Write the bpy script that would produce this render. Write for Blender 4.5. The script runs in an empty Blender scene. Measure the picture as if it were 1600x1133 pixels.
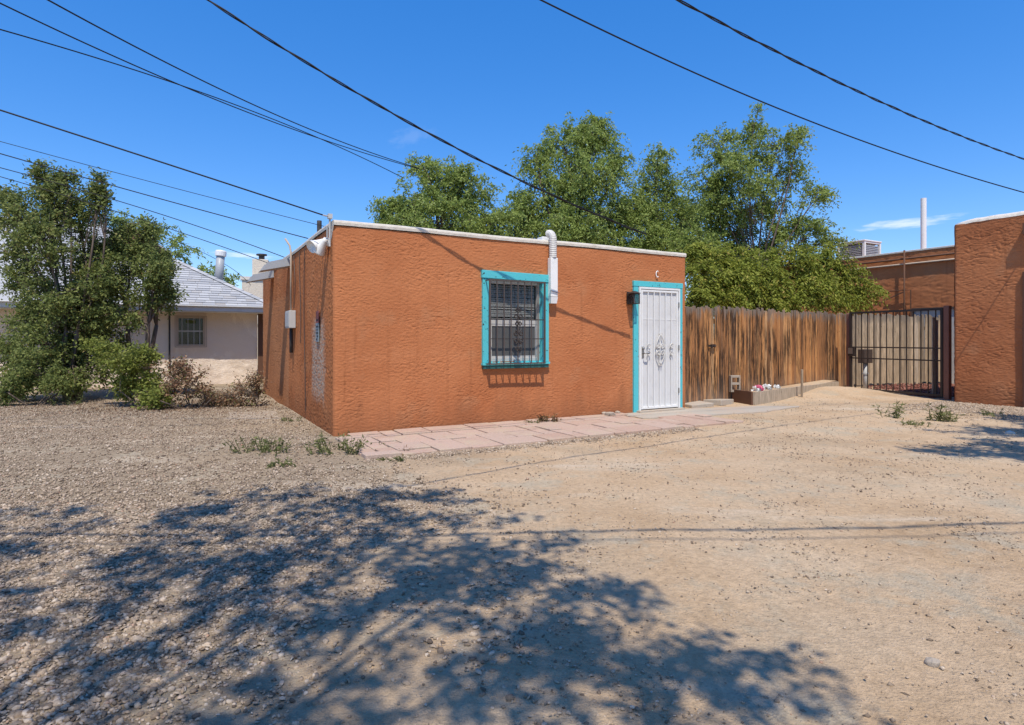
import bpy, math, random
import numpy as np
from mathutils import Vector, Matrix

random.seed(7)
rng = np.random.default_rng(7)
SC = bpy.context.scene
COL = SC.collection
R = math.radians

# ------------------------------------------------------------------ camera, sky, sun, exposure
F_PX, CAM_H, HZ = 937.0, 1.25, 530.0
cam_d = bpy.data.cameras.new('camera')
cam_d.sensor_width = 36.0
cam_d.lens = F_PX / 1600.0 * 36.0
cam_d.shift_y = -(1133 / 2 - HZ) / 1600.0
cam_d.clip_start = 0.05
cam_d.clip_end = 3000
cam = bpy.data.objects.new('camera', cam_d)
cam.location = (0, 0, CAM_H)
cam.rotation_euler = (R(90), 0, 0)
COL.objects.link(cam)
SC.camera = cam

SUN_DIR = Vector((-0.05, 0.544, -1.0)).normalized()      # direction the light travels
sun_d = bpy.data.lights.new('sun', 'SUN')
sun_d.energy = 5.0
sun_d.angle = R(0.53)
sun_d.color = (1.0, 0.93, 0.82)
sun = bpy.data.objects.new('sun', sun_d)
sun.rotation_euler = SUN_DIR.to_track_quat('-Z', 'Y').to_euler()
sun.location = (2, -8, 20)
COL.objects.link(sun)

world = bpy.data.worlds.new('World')
SC.world = world
world.use_nodes = True
wn, wl = world.node_tree.nodes, world.node_tree.links
wn.clear()
w_out = wn.new('ShaderNodeOutputWorld')
w_bg = wn.new('ShaderNodeBackground')
w_bg.inputs['Strength'].default_value = 0.15
w_sky = wn.new('ShaderNodeTexSky')
w_sky.sky_type = 'NISHITA'
w_sky.sun_disc = False
w_sky.sun_elevation = R(62.4)
w_sky.sun_rotation = R(180 - 5)
w_sky.altitude = 1600
w_sky.air_density = 1.0
w_sky.dust_density = 0.25
w_sky.ozone_density = 4.0
w_hs = wn.new('ShaderNodeHueSaturation')
w_hs.inputs['Saturation'].default_value = 1.75
w_hs.inputs['Hue'].default_value = 0.514
w_hs.inputs['Value'].default_value = 2.6
# thin wisps of cloud placed by their direction in the sky
w_tc = wn.new('ShaderNodeTexCoord')
w_gm = wn.new('ShaderNodeGamma'); w_gm.inputs['Gamma'].default_value = 0.6
wl.new(w_sky.outputs['Color'], w_gm.inputs['Color']); wl.new(w_gm.outputs['Color'], w_hs.inputs['Color'])
prev = w_hs.outputs['Color']
def px_dir(x, y):
    return Vector(((x - 800) / F_PX, 1.0, -(y - HZ) / F_PX)).normalized()
def wisp(prev, px, py, half_w, half_h, strength, tilt=0.0):
    d0 = px_dir(px, py)
    t = Vector((d0.y, -d0.x, 0)).normalized()
    u = t.cross(d0).normalized()
    t2 = t * math.cos(tilt) + u * math.sin(tilt)
    u2 = -t * math.sin(tilt) + u * math.cos(tilt)
    sub = wn.new('ShaderNodeVectorMath'); sub.operation = 'SUBTRACT'
    wl.new(w_tc.outputs['Generated'], sub.inputs[0]); sub.inputs[1].default_value = d0
    def comp(ax, s):
        dt = wn.new('ShaderNodeVectorMath'); dt.operation = 'DOT_PRODUCT'
        wl.new(sub.outputs[0], dt.inputs[0]); dt.inputs[1].default_value = ax / s
        return dt.outputs['Value']
    a, b = comp(t2, half_w / F_PX), comp(u2, half_h / F_PX)
    cmb = wn.new('ShaderNodeCombineXYZ'); wl.new(a, cmb.inputs[0]); wl.new(b, cmb.inputs[1])
    ln = wn.new('ShaderNodeVectorMath'); ln.operation = 'LENGTH'; wl.new(cmb.outputs[0], ln.inputs[0])
    nz = wn.new('ShaderNodeTexNoise'); nz.inputs['Scale'].default_value = 2.2
    nz.inputs['Detail'].default_value = 7; nz.inputs['Roughness'].default_value = 0.6
    mp = wn.new('ShaderNodeMapping'); mp.inputs['Scale'].default_value = (1.0, 0.7, 1)
    mp.inputs['Location'].default_value = (px * .01, py * .01, 0)
    wl.new(cmb.outputs[0], mp.inputs[0]); wl.new(mp.outputs[0], nz.inputs['Vector'])
    ad = wn.new('ShaderNodeMath'); ad.operation = 'MULTIPLY_ADD'
    wl.new(nz.outputs['Fac'], ad.inputs[0]); ad.inputs[1].default_value = 1.9
    sb = wn.new('ShaderNodeMath'); sb.operation = 'SUBTRACT'; sb.inputs[0].default_value = -0.10
    wl.new(ln.outputs['Value'], sb.inputs[1]); wl.new(sb.outputs[0], ad.inputs[2])
    cl = wn.new('ShaderNodeMapRange'); cl.interpolation_type = 'SMOOTHSTEP'
    wl.new(ad.outputs[0], cl.inputs['Value'])
    cl.inputs['From Min'].default_value = 0.0; cl.inputs['From Max'].default_value = 0.9
    cl.inputs['To Max'].default_value = strength
    mx = wn.new('ShaderNodeMix'); mx.data_type = 'RGBA'
    wl.new(cl.outputs[0], mx.inputs['Factor']); wl.new(prev, mx.inputs['A'])
    mx.inputs['B'].default_value = (8.0, 8.1, 8.4, 1)
    return mx.outputs['Result']
prev = wisp(prev, 1412, 350, 84, 9, 0.55, 0.03)
prev = wisp(prev, 640, 214, 50, 18, 0.06, 0.3)
prev = wisp(prev, 380, 399, 60, 6, 0.5, 0.0)
wl.new(prev, w_bg.inputs['Color'])
wl.new(w_bg.outputs[0], w_out.inputs[0])

SC.view_settings.view_transform = 'Standard'
SC.view_settings.look = 'None'
SC.view_settings.exposure = 0.0
SC.view_settings.gamma = 1.0
SC.view_settings.use_curve_mapping = False
SC.cycles.max_bounces = 6
SC.cycles.diffuse_bounces = 3
SC.cycles.transparent_max_bounces = 6
SC.cycles.use_denoising = True

# ------------------------------------------------------------------ frames of reference
TH = math.atan2(0.485, 0.874)
CT, ST = math.cos(TH), math.sin(TH)
AX, AY = -2.29, 7.7                                       # front left corner of the adobe house
def W2(lx, ly):                                           # house axes -> world
    return (AX + lx * CT - ly * ST, AY + lx * ST + ly * CT)
def WV(lx, ly, z):
    x, y = W2(lx, ly); return Vector((x, y, z))
def L2(x, y):
    dx, dy = x - AX, y - AY
    return (dx * CT + dy * ST, -dx * ST + dy * CT)
def PX(px, py, Y):                                        # a sight line of the photograph at a real distance
    return Vector(((px - 800) / F_PX * Y, Y, CAM_H - (py - HZ) / F_PX * Y))
def GP(px, py):
    Y = F_PX * CAM_H / (py - HZ); return ((px - 800) / F_PX * Y, Y)
def front_uz(px, py, off=0.0):
    k = (px - 800) / F_PX
    ax = AX - off * ST; ay = AY + off * CT
    u = (k * ay - ax) / (CT - k * ST); Y = ay + u * ST
    return u, CAM_H - (py - HZ) * Y / F_PX
def left_vz(px, py, off=0.0):
    k = (px - 800) / F_PX
    ax = AX + off * CT; ay = AY + off * ST
    v = (k * ay - ax) / (-ST - k * CT); Y = ay + v * CT
    return v, CAM_H - (py - HZ) * Y / F_PX

# ------------------------------------------------------------------ numpy noise
_perm = np.random.default_rng(3).permutation(256)
_perm = np.concatenate([_perm, _perm, _perm])
_grad = np.random.default_rng(4).normal(size=(256, 3)); _grad /= np.linalg.norm(_grad, axis=1)[:, None]
def perlin(p):
    p = np.asarray(p, dtype=np.float64)
    i = np.floor(p).astype(np.int64); f = p - i; i &= 255
    w = f * f * f * (f * (f * 6 - 15) + 10)
    out = 0
    for dx in (0, 1):
        wx = w[:, 0] if dx else 1 - w[:, 0]
        for dy in (0, 1):
            wy = w[:, 1] if dy else 1 - w[:, 1]
            for dz in (0, 1):
                wz = w[:, 2] if dz else 1 - w[:, 2]
                h = _perm[_perm[_perm[(i[:, 0] + dx) & 255] + ((i[:, 1] + dy) & 255)] + ((i[:, 2] + dz) & 255)]
                g = _grad[h & 255]
                out = out + wx * wy * wz * (g[:, 0] * (f[:, 0] - dx) + g[:, 1] * (f[:, 1] - dy) + g[:, 2] * (f[:, 2] - dz))
    return out * 1.5
def fbm(p, octs=3, lac=2.03, gain=0.5):
    s, a = 0, 1.0
    p = np.asarray(p, dtype=np.float64)
    for o in range(octs):
        s = s + a * perlin(p + 17.3 * o); p = p * lac; a *= gain
    return s
def smooth(e0, e1, x):
    t = np.clip((x - e0) / (e1 - e0), 0, 1); return t * t * (3 - 2 * t)

# ------------------------------------------------------------------ materials
def nd(nt, kind, **kw):
    n = nt.nodes.new(kind)
    for k, v in kw.items(): setattr(n, k, v)
    return n
class Mat:
    """A small builder round one Principled material."""
    def __init__(self, name, color=(.5, .5, .5), rough=.8, metal=0.0, spec=.3):
        self.m = bpy.data.materials.new(name); self.m.use_nodes = True
        self.nt = self.m.node_tree; self.b = self.nt.nodes['Principled BSDF']
        self.b.inputs['Base Color'].default_value = (*color, 1)
        self.b.inputs['Roughness'].default_value = rough
        self.b.inputs['Metallic'].default_value = metal
        self.b.inputs['Specular IOR Level'].default_value = spec
        self.c = None; self.col = color; self.h = None
    def coord(self, kind='Object', scale=(1, 1, 1), rot=(0, 0, 0)):
        if kind == 'World':
            o = nd(self.nt, 'ShaderNodeNewGeometry').outputs['Position']
        else:
            o = nd(self.nt, 'ShaderNodeTexCoord').outputs[kind]
        mp = nd(self.nt, 'ShaderNodeMapping'); mp.inputs['Scale'].default_value = scale
        mp.inputs['Rotation'].default_value = rot
        self.nt.links.new(o, mp.inputs['Vector']); return mp.outputs[0]
    def noise(self, vec, scale, detail=4, rough=.55, dist=0.0):
        n = nd(self.nt, 'ShaderNodeTexNoise'); n.inputs['Scale'].default_value = scale
        n.inputs['Detail'].default_value = detail; n.inputs['Roughness'].default_value = rough
        n.inputs['Distortion'].default_value = dist
        self.nt.links.new(vec, n.inputs['Vector']); return n.outputs['Fac']
    def voronoi(self, vec, scale, out='Distance', feature='F1'):
        n = nd(self.nt, 'ShaderNodeTexVoronoi', feature=feature); n.inputs['Scale'].default_value = scale
        self.nt.links.new(vec, n.inputs['Vector']); return n.outputs[out]
    def rng(self, v, a, b, c=0.0, d=1.0):
        n = nd(self.nt, 'ShaderNodeMapRange', interpolation_type='SMOOTHSTEP')
        self.nt.links.new(v, n.inputs['Value'])
        for k, x in zip(('From Min', 'From Max', 'To Min', 'To Max'), (a, b, c, d)): n.inputs[k].default_value = x
        return n.outputs[0]
    def math(self, op, a, b):
        n = nd(self.nt, 'ShaderNodeMath', operation=op)
        for i, v in enumerate((a, b)):
            if isinstance(v, (int, float)): n.inputs[i].default_value = v
            else: self.nt.links.new(v, n.inputs[i])
        return n.outputs[0]
    def sep(self, vec):
        n = nd(self.nt, 'ShaderNodeSeparateXYZ'); self.nt.links.new(vec, n.inputs[0]); return n.outputs
    def attr(self, name):
        n = nd(self.nt, 'ShaderNodeAttribute', attribute_name=name); return n
    def objrand(self):
        return nd(self.nt, 'ShaderNodeObjectInfo').outputs['Random']
    def ramp(self, v, stops):
        n = nd(self.nt, 'ShaderNodeValToRGB'); e = n.color_ramp.elements
        while len(e) < len(stops): e.new(0.5)
        for el, (p, c) in zip(e, stops): el.position = p; el.color = (*c, 1)
        self.nt.links.new(v, n.inputs[0]); self._set(n.outputs[0]); return self
    def _set(self, o):
        self.c = o; self.nt.links.new(o, self.b.inputs['Base Color'])
    def mix(self, fac, color, mode='MIX'):
        n = nd(self.nt, 'ShaderNodeMix', data_type='RGBA', blend_type=mode)
        if isinstance(fac, (int, float)): n.inputs['Factor'].default_value = fac
        else: self.nt.links.new(fac, n.inputs['Factor'])
        if self.c is None: n.inputs['A'].default_value = (*self.col, 1)
        else: self.nt.links.new(self.c, n.inputs['A'])
        if isinstance(color, tuple): n.inputs['B'].default_value = (*color, 1)
        else: self.nt.links.new(color, n.inputs['B'])
        self._set(n.outputs['Result']); return self
    def value(self, v):                                   # multiply the colour by a grey value
        cb = nd(self.nt, 'ShaderNodeCombineColor')
        for i in range(3): self.nt.links.new(v, cb.inputs[i])
        return self.mix(1.0, cb.outputs[0], 'MULTIPLY')
    def bump(self, h, dist=.01, strength=1.0):
        n = nd(self.nt, 'ShaderNodeBump'); n.inputs['Distance'].default_value = dist
        n.inputs['Strength'].default_value = strength
        self.nt.links.new(h, n.inputs['Height'])
        if self.h is not None: self.nt.links.new(self.h, n.inputs['Normal'])
        self.h = n.outputs[0]; self.nt.links.new(self.h, self.b.inputs['Normal']); return self
    def rough(self, v):
        self.nt.links.new(v, self.b.inputs['Roughness']); return self

M = {}
def stucco_mat(name, base, dark, pale, band=None):
    a = Mat(name, base, .92, spec=.15)
    g = a.coord('Object')
    a.mix(a.rng(a.noise(g, .8, 6, .6), .38, .68), dark)
    a.mix(a.rng(a.noise(g, 1.7, 3), .56, .70, 0, .5), (base[0] * .93, base[1] * 1.12, base[2] * 1.3))
    a.mix(a.rng(a.noise(g, 2.6, 6, .65), .5, .8, 0, .55), pale)
    a.mix(a.rng(a.noise(g, 55, 3), .35, .75, 0, .4), dark)
    z = a.sep(a.coord('World'))[2]
    zn = a.math('SUBTRACT', z, a.math('MULTIPLY', a.noise(a.coord('Object', (3, 3, .5)), 1.6, 4), .9))
    a.mix(a.rng(zn, -.42, .05, .55, 0), (dark[0] * .62, dark[1] * .7, dark[2] * .8))   # splash-back dirt at the foot
    st = a.coord('Object', (9, 9, .35))
    a.mix(a.rng(a.noise(st, 1.3, 5), .56, .78, 0, .5), (dark[0] * .7, dark[1] * .7, dark[2] * .7))
    a.bump(a.noise(a.coord('Object', (1, 1, 1.6)), 70, 4, .6), .004, .8)
    return a
M['adobe'] = stucco_mat('orange_stucco', (.49, .184, .076), (.41, .142, .056), (.55, .232, .108)).m
a = stucco_mat('orange_stucco_weathered', (.50, .188, .072), (.38, .128, .046), (.58, .265, .12))
xyz = a.sep(a.coord('Object'))
def boxmask(a, y0, y1, z0, z1, soft=.12):
    wob = a.math('MULTIPLY', a.math('SUBTRACT', a.noise(a.coord('Object'), 7, 4), .5), .35)
    y = a.math('ADD', xyz[1], wob); z = a.math('ADD', xyz[2], wob)
    m = a.math('MULTIPLY', a.rng(y, y0 - soft, y0 + soft), a.rng(y, y1 - soft, y1 + soft, 1, 0))
    return a.math('MULTIPLY', m, a.math('MULTIPLY', a.rng(z, z0 - soft, z0 + soft), a.rng(z, z1 - soft, z1 + soft, 1, 0)))
a.mix(a.math('MULTIPLY', boxmask(a, .58, 1.42, .42, 1.5), a.rng(a.noise(a.coord('Object'), 26, 4), .35, .62)), (.42, .36, .29))   # bare grey coat
a.mix(a.math('MULTIPLY', boxmask(a, 3.6, 8, -.3, 2.05, .05), .5), (.50, .23, .105))
M['adobe_side'] = a.m
M['adobe_dark'] = stucco_mat('brown_orange_stucco', (.47, .185, .078), (.38, .138, .057), (.55, .235, .112)).m

a = Mat('pale_stucco', (.82, .69, .56), .95, spec=.1)
g = a.coord('Object')
a.mix(a.rng(a.noise(g, 1.1, 5), .4, .7), (.70, .57, .44)).mix(a.rng(a.noise(g, 9, 5), .52, .75, 0, .6), (.84, .73, .61))
a.mix(a.rng(a.noise(a.coord('Object', (1, 1, .6)), .9, 9, .6, .8), .495, .505, 0, 1), (.74, .61, .49))
a.bump(a.noise(g, 28, 5, .65), .02, .9)
M['pale_stucco'] = a.m
a = Mat('cream_stucco', (.62, .54, .43), .95)
a.mix(a.rng(a.noise(a.coord('Object', (3, 3, .7)), 1.5, 5), .5, .75), (.36, .31, .25)); a.bump(a.noise(a.coord('Object'), 20), .02)
M['cream'] = a.m
a = Mat('coping_paint', (.64, .585, .50), .75)
a.mix(a.rng(a.noise(a.coord('Object'), 3, 6, .65), .48, .75), (.50, .44, .36)).mix(a.rng(a.noise(a.coord('Object'), 16, 6, .7), .58, .72, 0, .85), (.30, .25, .19))
a.bump(a.noise(a.coord('Object'), 14, 5), .012)
M['coping'] = a.m

def paint(name, col, dirt, rough=.55, chip=None, chip_at=.66):
    a = Mat(name, col, rough, spec=.4)
    a.mix(a.rng(a.noise(a.coord('Object'), 5, 6, .65), .45, .8, 0, .6), dirt)
    if chip:
        a.mix(a.rng(a.noise(a.coord('Object', (1, 1, 1)), 17, 6, .7), chip_at, chip_at + .03), chip)
    a.bump(a.noise(a.coord('Object'), 40, 4), .002, .6)
    return a.m
M['turquoise'] = paint('turquoise_paint', (.085, .49, .53), (.13, .42, .44), .5, (.035, .06, .06), .612)
M['sill_green'] = paint('dark_green_sill', (.02, .10, .095), (.03, .07, .065), .6)
M['white_metal'] = paint('white_enamel', (.74, .735, .71), (.60, .585, .55), .35, (.35, .3, .26), .74)
M['white_mesh'] = paint('white_perforated_sheet', (.62, .615, .60), (.47, .455, .44), .5)
M['white_plastic'] = paint('white_plastic', (.78, .77, .74), (.62, .59, .54), .45)
M['grey_duct'] = paint('weathered_white_duct', (.60, .58, .54), (.42, .40, .36), .6)
M['black_iron'] = paint('black_iron', (.034, .025, .021), (.06, .04, .03), .55)
M['brown_iron'] = paint('brown_iron', (.085, .062, .052), (.05, .036, .03), .5)
M['rust_post'] = paint('red_brown_post', (.21, .095, .065), (.14, .065, .045), .6)
M['galv'] = paint('galvanised_sheet', (.36, .375, .39), (.26, .265, .27), .45)
M['grey_box'] = paint('grey_meter_box', (.46, .46, .45), (.36, .35, .33), .5)
M['conduit'] = paint('tan_conduit', (.46, .36, .27), (.34, .25, .18), .6)
M['dark_pipe'] = paint('dark_pipe', (.04, .035, .033), (.15, .13, .12), .7)
M['grey_trim'] = paint('grey_white_fascia', (.62, .61, .59), (.46, .44, .42), .6)
M['brown_board'] = paint('brown_board', (.12, .055, .03), (.08, .04, .022), .8)
M['window_white'] = paint('white_window_paint', (.46, .44, .41), (.32, .30, .27), .5)
M['blind'] = paint('white_blind_slat', (.78, .77, .73), (.70, .68, .64), .5)
M['screen'] = Mat('grey_insect_screen', (.085, .085, .085), .6).m
M['dark_room'] = Mat('dark_interior', (.035, .033, .03), .9).m  # near-black colour holds the darkness of an unlit room
M['steel'] = Mat('worn_steel', (.30, .29, .27), .4, .8).m
M['cable'] = Mat('black_cable_jacket', (.012, .012, .014), .6).m
M['cable_grey'] = Mat('grey_cable', (.045, .05, .06), .5).m
a = Mat('roof_gravel', (.40, .38, .35), .95); a.bump(a.noise(a.coord('Object'), 60), .02); M['roof_flat'] = a.m
a = Mat('window_glass', (.03, .035, .04), .06, spec=.5)
tr = nd(a.nt, 'ShaderNodeBsdfTransparent'); mx = nd(a.nt, 'ShaderNodeMixShader'); mx.inputs[0].default_value = .34
a.nt.links.new(tr.outputs[0], mx.inputs[1]); a.nt.links.new(a.b.outputs[0], mx.inputs[2])
a.nt.links.new(mx.outputs[0], a.nt.nodes['Material Output'].inputs[0]); M['glass'] = a.m
M['lamp_glass'] = a.m

# shingles: each shingle has its own grey
a = Mat('asphalt_shingle', (.5, .5, .5), .9)
a.ramp(a.objrand(), [(0, (.33, .335, .345)), (.5, (.43, .43, .435)), (.85, (.48, .48, .48)), (1, (.36, .34, .32))])
a.value(a.rng(a.noise(a.coord('World'), 90, 3), .3, .7, .82, 1.08)); a.bump(a.noise(a.coord('World'), 120), .003)
M['shingle'] = a.m

# fence wood: grey-brown weathered cedar, orange where sound, black stains that run down
def wood(name, base, lo, hi, stain, gray_at_foot):
    a = Mat(name, base, .85, spec=.2)
    r = a.objrand()
    a.ramp(r, [(0, lo), (.45, base), (.8, hi), (1, (hi[0] * .8, hi[1] * .95, hi[2] * 1.25))])
    w = a.coord('World', (1, 1, .06))
    a.value(a.rng(a.noise(w, 62, 5, .7), .3, .72, .55, 1.22))
    st = a.coord('World', (1.0, 1.0, .16))
    if stain:
        m = a.math('MULTIPLY', a.rng(a.noise(a.coord('World', (1, 1, .45)), 1.3, 4), .36, .54), a.rng(a.noise(a.coord('World', (1, 1, .08)), 17, 6, .75), .42, .57))
        a.mix(a.math('MULTIPLY', m, .92), (.022, .014, .010))
        z = a.sep(a.coord('World'))[2]
        zz = a.math('ADD', z, a.math('MULTIPLY', a.noise(a.coord('World', (1, 1, .3)), 9, 4), .9))
    z = a.sep(a.coord('World'))[2]
    zz = a.math('ADD', z, a.math('MULTIPLY', a.noise(a.coord('World', (1, 1, .3)), 9, 4), .8))
    a.mix(a.rng(zz, .35, 1.0, gray_at_foot, 0), (.235, .19, .15))
    a.mix(a.rng(zz, 2.05, 2.3, 0, .8), (.20, .17, .14))
    a.mix(a.rng(a.voronoi(a.coord('World', (1, 1, .5)), 6.5), .03, .075, .85, 0), (.03, .018, .012))
    a.bump(a.noise(w, 70, 5, .7), .006, .9)
    return a.m
M['fence_wood'] = wood('weathered_fence_wood', (.50, .225, .082), (.28, .14, .065), (.66, .33, .125), True, .42)
M['grey_wood'] = wood('grey_weathered_wood', (.50, .385, .26), (.26, .205, .15), (.60, .46, .31), False, .3)
M['timber'] = wood('old_grey_timber', (.46, .37, .27), (.40, .32, .235), (.50, .41, .31), False, 0)

a = Mat('pink_concrete_paver', (.5, .3, .25), .9)
a.ramp(a.objrand(), [(0, (.42, .285, .215)), (.5, (.48, .345, .27)), (1, (.45, .335, .265))])
a.mix(a.rng(a.noise(a.coord('World'), 2.6, 6, .7), .46, .68, 0, .85), (.47, .37, .265))
a.mix(a.rng(a.noise(a.coord('World'), 5.5, 6, .7), .56, .72, 0, .6), (.30, .205, .155))
a.value(a.rng(a.noise(a.coord('World'), 60, 4), .3, .7, .88, 1.08)); a.bump(a.noise(a.coord('World'), 90, 4), .004)
M['paver'] = a.m
a = Mat('old_concrete', (.42, .37, .30), .92)
a.mix(a.rng(a.noise(a.coord('World'), 2.0, 6, .65), .42, .7), (.46, .36, .27)).value(a.rng(a.noise(a.coord('World'), 70, 4), .3, .7, .85, 1.08))
a.bump(a.noise(a.coord('World'), 80), .004); M['concrete'] = a.m
a = Mat('dusty_slab', (.40, .33, .255), .95)
a.mix(a.rng(a.noise(a.coord('World'), 6, 6, .7), .42, .6), (.30, .24, .17)); a.bump(a.noise(a.coord('World'), 60), .006); M['dusty_slab'] = a.m
a = Mat('block_concrete', (.36, .30, .235), .95); a.bump(a.noise(a.coord('World'), 60), .008); M['block'] = a.m
a = Mat('red_lava_gravel', (.16, .055, .035), .95)
a.mix(a.rng(a.noise(a.coord('World'), 45, 3), .4, .65), (.26, .11, .075)); a.bump(a.noise(a.coord('World'), 40, 4), .04); M['red_gravel'] = a.m
a = Mat('red_stone'); a.ramp(a.attr('tone').outputs['Fac'], [(0, (.10, .035, .025)), (.6, (.23, .085, .06)), (1, (.34, .19, .14))]); M['red_stone'] = a.m

# ground: gravel at the left, tan dirt with stony patches at the right
a = Mat('yard_ground', (.4, .3, .2), .97, spec=.1)
w = a.coord('World')
xyz = a.sep(w)
big = a.noise(w, .55, 5, .6)
a.ramp(a.noise(w, .9, 6, .62), [(0.28, (0.439, 0.297, 0.171)), (0.5, (0.53, 0.381, 0.239)), (0.72, (0.569, 0.436, 0.293))])
gx = a.math('ADD', a.math('SUBTRACT', a.math('MULTIPLY', xyz[0], -1.0), a.math('MULTIPLY', xyz[1], .02)), a.math('MULTIPLY', a.math('SUBTRACT', big, .5), 4.5))
gm = a.rng(gx, -.3, 1.5)
a.mix(a.math('MULTIPLY', gm, .9), (.30, .235, .162))
a.mix(a.rng(a.noise(w, 1.5, 7, .72), .50, .64, 0, .8), (.44, .37, .265))
a.mix(a.rng(a.noise(w, .42, 5, .6), .50, .66, 0, .55), (.40, .30, .195))
a.mix(a.rng(a.noise(a.coord('World', (.35, 1.2, 1)), 1.1, 5, .6), .56, .70, 0, .65), (.60, .495, .365))
a.mix(a.rng(a.noise(w, .75, 4, .5), .58, .72, 0, .5), (.50, .34, .195))
a.value(a.rng(a.noise(w, 26, 6, .75), .3, .7, .80, 1.12))
a.mix(a.rng(a.voronoi(w, 42), .10, .22, .55, 0), (.26, .225, .19))
a.mix(a.rng(a.noise(w, 130, 3, .6), .62, .74, 0, .6), (.20, .16, .125))
a.bump(a.noise(w, 34, 6, .75), .018, .9)
a.bump(a.voronoi(w, 75), .006, .6)
M['ground'] = a.m
a = Mat('gravel_stone', rough=.9, spec=.2)
a.ramp(a.attr('tone').outputs['Fac'], [(0, (0.134, 0.097, 0.069)), (0.25, (0.267, 0.199, 0.139)), (0.55, (0.37, 0.281, 0.198)), (0.85, (0.452, 0.353, 0.257)), (0.96, (0.533, 0.437, 0.337)), (1, (0.391, 0.233, 0.149))])
a.value(a.rng(a.noise(a.coord('World'), 160, 2), .3, .7, .85, 1.1)); M['stone'] = a.m

def leafmat(name, stops, trans=.42):
    a = Mat(name, rough=.6, spec=.15)
    a.ramp(a.attr('tone').outputs['Fac'], stops)
    t = nd(a.nt, 'ShaderNodeBsdfTranslucent'); a.nt.links.new(a.c, t.inputs[0])
    mx = nd(a.nt, 'ShaderNodeMixShader'); mx.inputs[0].default_value = trans
    a.nt.links.new(a.b.outputs[0], mx.inputs[1]); a.nt.links.new(t.outputs[0], mx.inputs[2])
    a.nt.links.new(mx.outputs[0], a.nt.nodes['Material Output'].inputs[0]); return a.m
M['elm'] = leafmat('elm_leaves', [(0, (0.157, 0.214, 0.049)), (0.5, (0.28, 0.355, 0.088)), (0.85, (0.361, 0.425, 0.131)), (1, (0.431, 0.497, 0.228))])
M['yard_leaf'] = leafmat('shade_warming_leaves', [(0, (.18, .17, .045)), (.5, (.29, .265, .07)), (1, (.36, .31, .09))], .6)  # out-of-view leaves, yellow and translucent so that they warm the shade below
M['ailanthus'] = leafmat('compound_leaves', [(0, (0.14, 0.182, 0.032)), (0.5, (0.28, 0.314, 0.051)), (0.85, (0.385, 0.392, 0.078)), (1, (0.489, 0.332, 0.111))])
M['dark_leaf'] = leafmat('small_dark_leaves', [(0, (0.097, 0.13, 0.042)), (0.5, (0.187, 0.227, 0.067)), (0.85, (0.314, 0.342, 0.111)), (1, (0.343, 0.26, 0.111))])
M['bright_leaf'] = leafmat('bright_shrub_leaves', [(0, (0.144, 0.18, 0.036)), (0.5, (0.24, 0.276, 0.06)), (1, (0.36, 0.36, 0.108))])
M['dry_leaf'] = leafmat('dry_shrub_leaves', [(0, (.12, .06, .035)), (.4, (.25, .135, .075)), (.68, (.34, .23, .14)), (.8, (.16, .16, .055)), (1, (.22, .23, .08))], .2)
M['weed_leaf'] = leafmat('weed_leaves', [(0, (0.111, 0.13, 0.046)), (0.6, (0.195, 0.215, 0.078)), (1, (0.351, 0.312, 0.156))])
M['litter'] = leafmat('dry_leaf_litter', [(0, (.10, .06, .035)), (.6, (.22, .13, .08)), (1, (.34, .26, .17))], .1)
a = Mat('grey_bark', (.17, .13, .10), .95); a.mix(a.rng(a.noise(a.coord('World', (1, 1, .2)), 20, 5), .4, .65), (.085, .062, .048)); a.bump(a.noise(a.coord('World', (1, 1, .2)), 28, 5), .02); M['bark'] = a.m
a = Mat('pale_bark', (.33, .28, .23), .95); a.mix(a.rng(a.noise(a.coord('World', (1, 1, .3)), 20, 5), .4, .65), (.2, .16, .13)); M['pale_bark'] = a.m
M['pink'] = Mat('pink_petal', (.60, .12, .20), .7).m
M['white_petal'] = Mat('white_petal', (.75, .74, .70), .7).m
M['sign_red'] = paint('faded_red_sign', (.26, .075, .07), (.32, .14, .12), .6)
M['sign_blue'] = paint('blue_grey_sign', (.20, .25, .28), (.33, .34, .33), .6)
M['sign_dark'] = Mat('dark_print', (.03, .028, .03), .8).m
M['letter_white'] = Mat('white_letter', (.80, .79, .76), .6).m

# ------------------------------------------------------------------ mesh helpers
def link_mesh(name, verts, faces, mat, parent=None, smooth=False, attr=None):
    me = bpy.data.meshes.new(name)
    verts = np.asarray(verts, dtype=np.float64).reshape(-1, 3)
    if isinstance(faces, np.ndarray):
        nf, k = faces.shape
        me.vertices.add(len(verts)); me.vertices.foreach_set('co', verts.ravel())
        me.loops.add(nf * k); me.loops.foreach_set('vertex_index', faces.astype(np.int32).ravel())
        me.polygons.add(nf); me.polygons.foreach_set('loop_start', np.arange(0, nf * k, k, dtype=np.int32))
        me.polygons.foreach_set('loop_total', np.full(nf, k, dtype=np.int32))
        me.update(calc_edges=True)
    else:
        me.from_pydata([tuple(v) for v in verts], [], faces)
    me.materials.append(mat)
    if smooth: me.polygons.foreach_set('use_smooth', np.ones(len(me.polygons), dtype=bool))
    if attr is not None:
        at = me.attributes.new('tone', 'FLOAT', 'POINT'); at.data.foreach_set('value', np.asarray(attr, dtype=np.float32))
    o = bpy.data.objects.new(name, me); COL.objects.link(o)
    if parent is not None: o.parent = parent
    return o
def thing(name, label, cat, loc=(0, 0, 0), rotz=0.0, group=None):
    o = bpy.data.objects.new(name, None); o.empty_display_size = .2; COL.objects.link(o)
    o.location = loc; o.rotation_euler = (0, 0, rotz); o['label'] = label; o['category'] = cat
    if group: o['group'] = group
    return o
def tag(o, label, cat, group=None):
    o['label'] = label; o['category'] = cat
    if group: o['group'] = group
    return o
def struct(o): o['kind'] = 'structure'; return o
def stuff(o): o['kind'] = 'stuff'; return o
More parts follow.
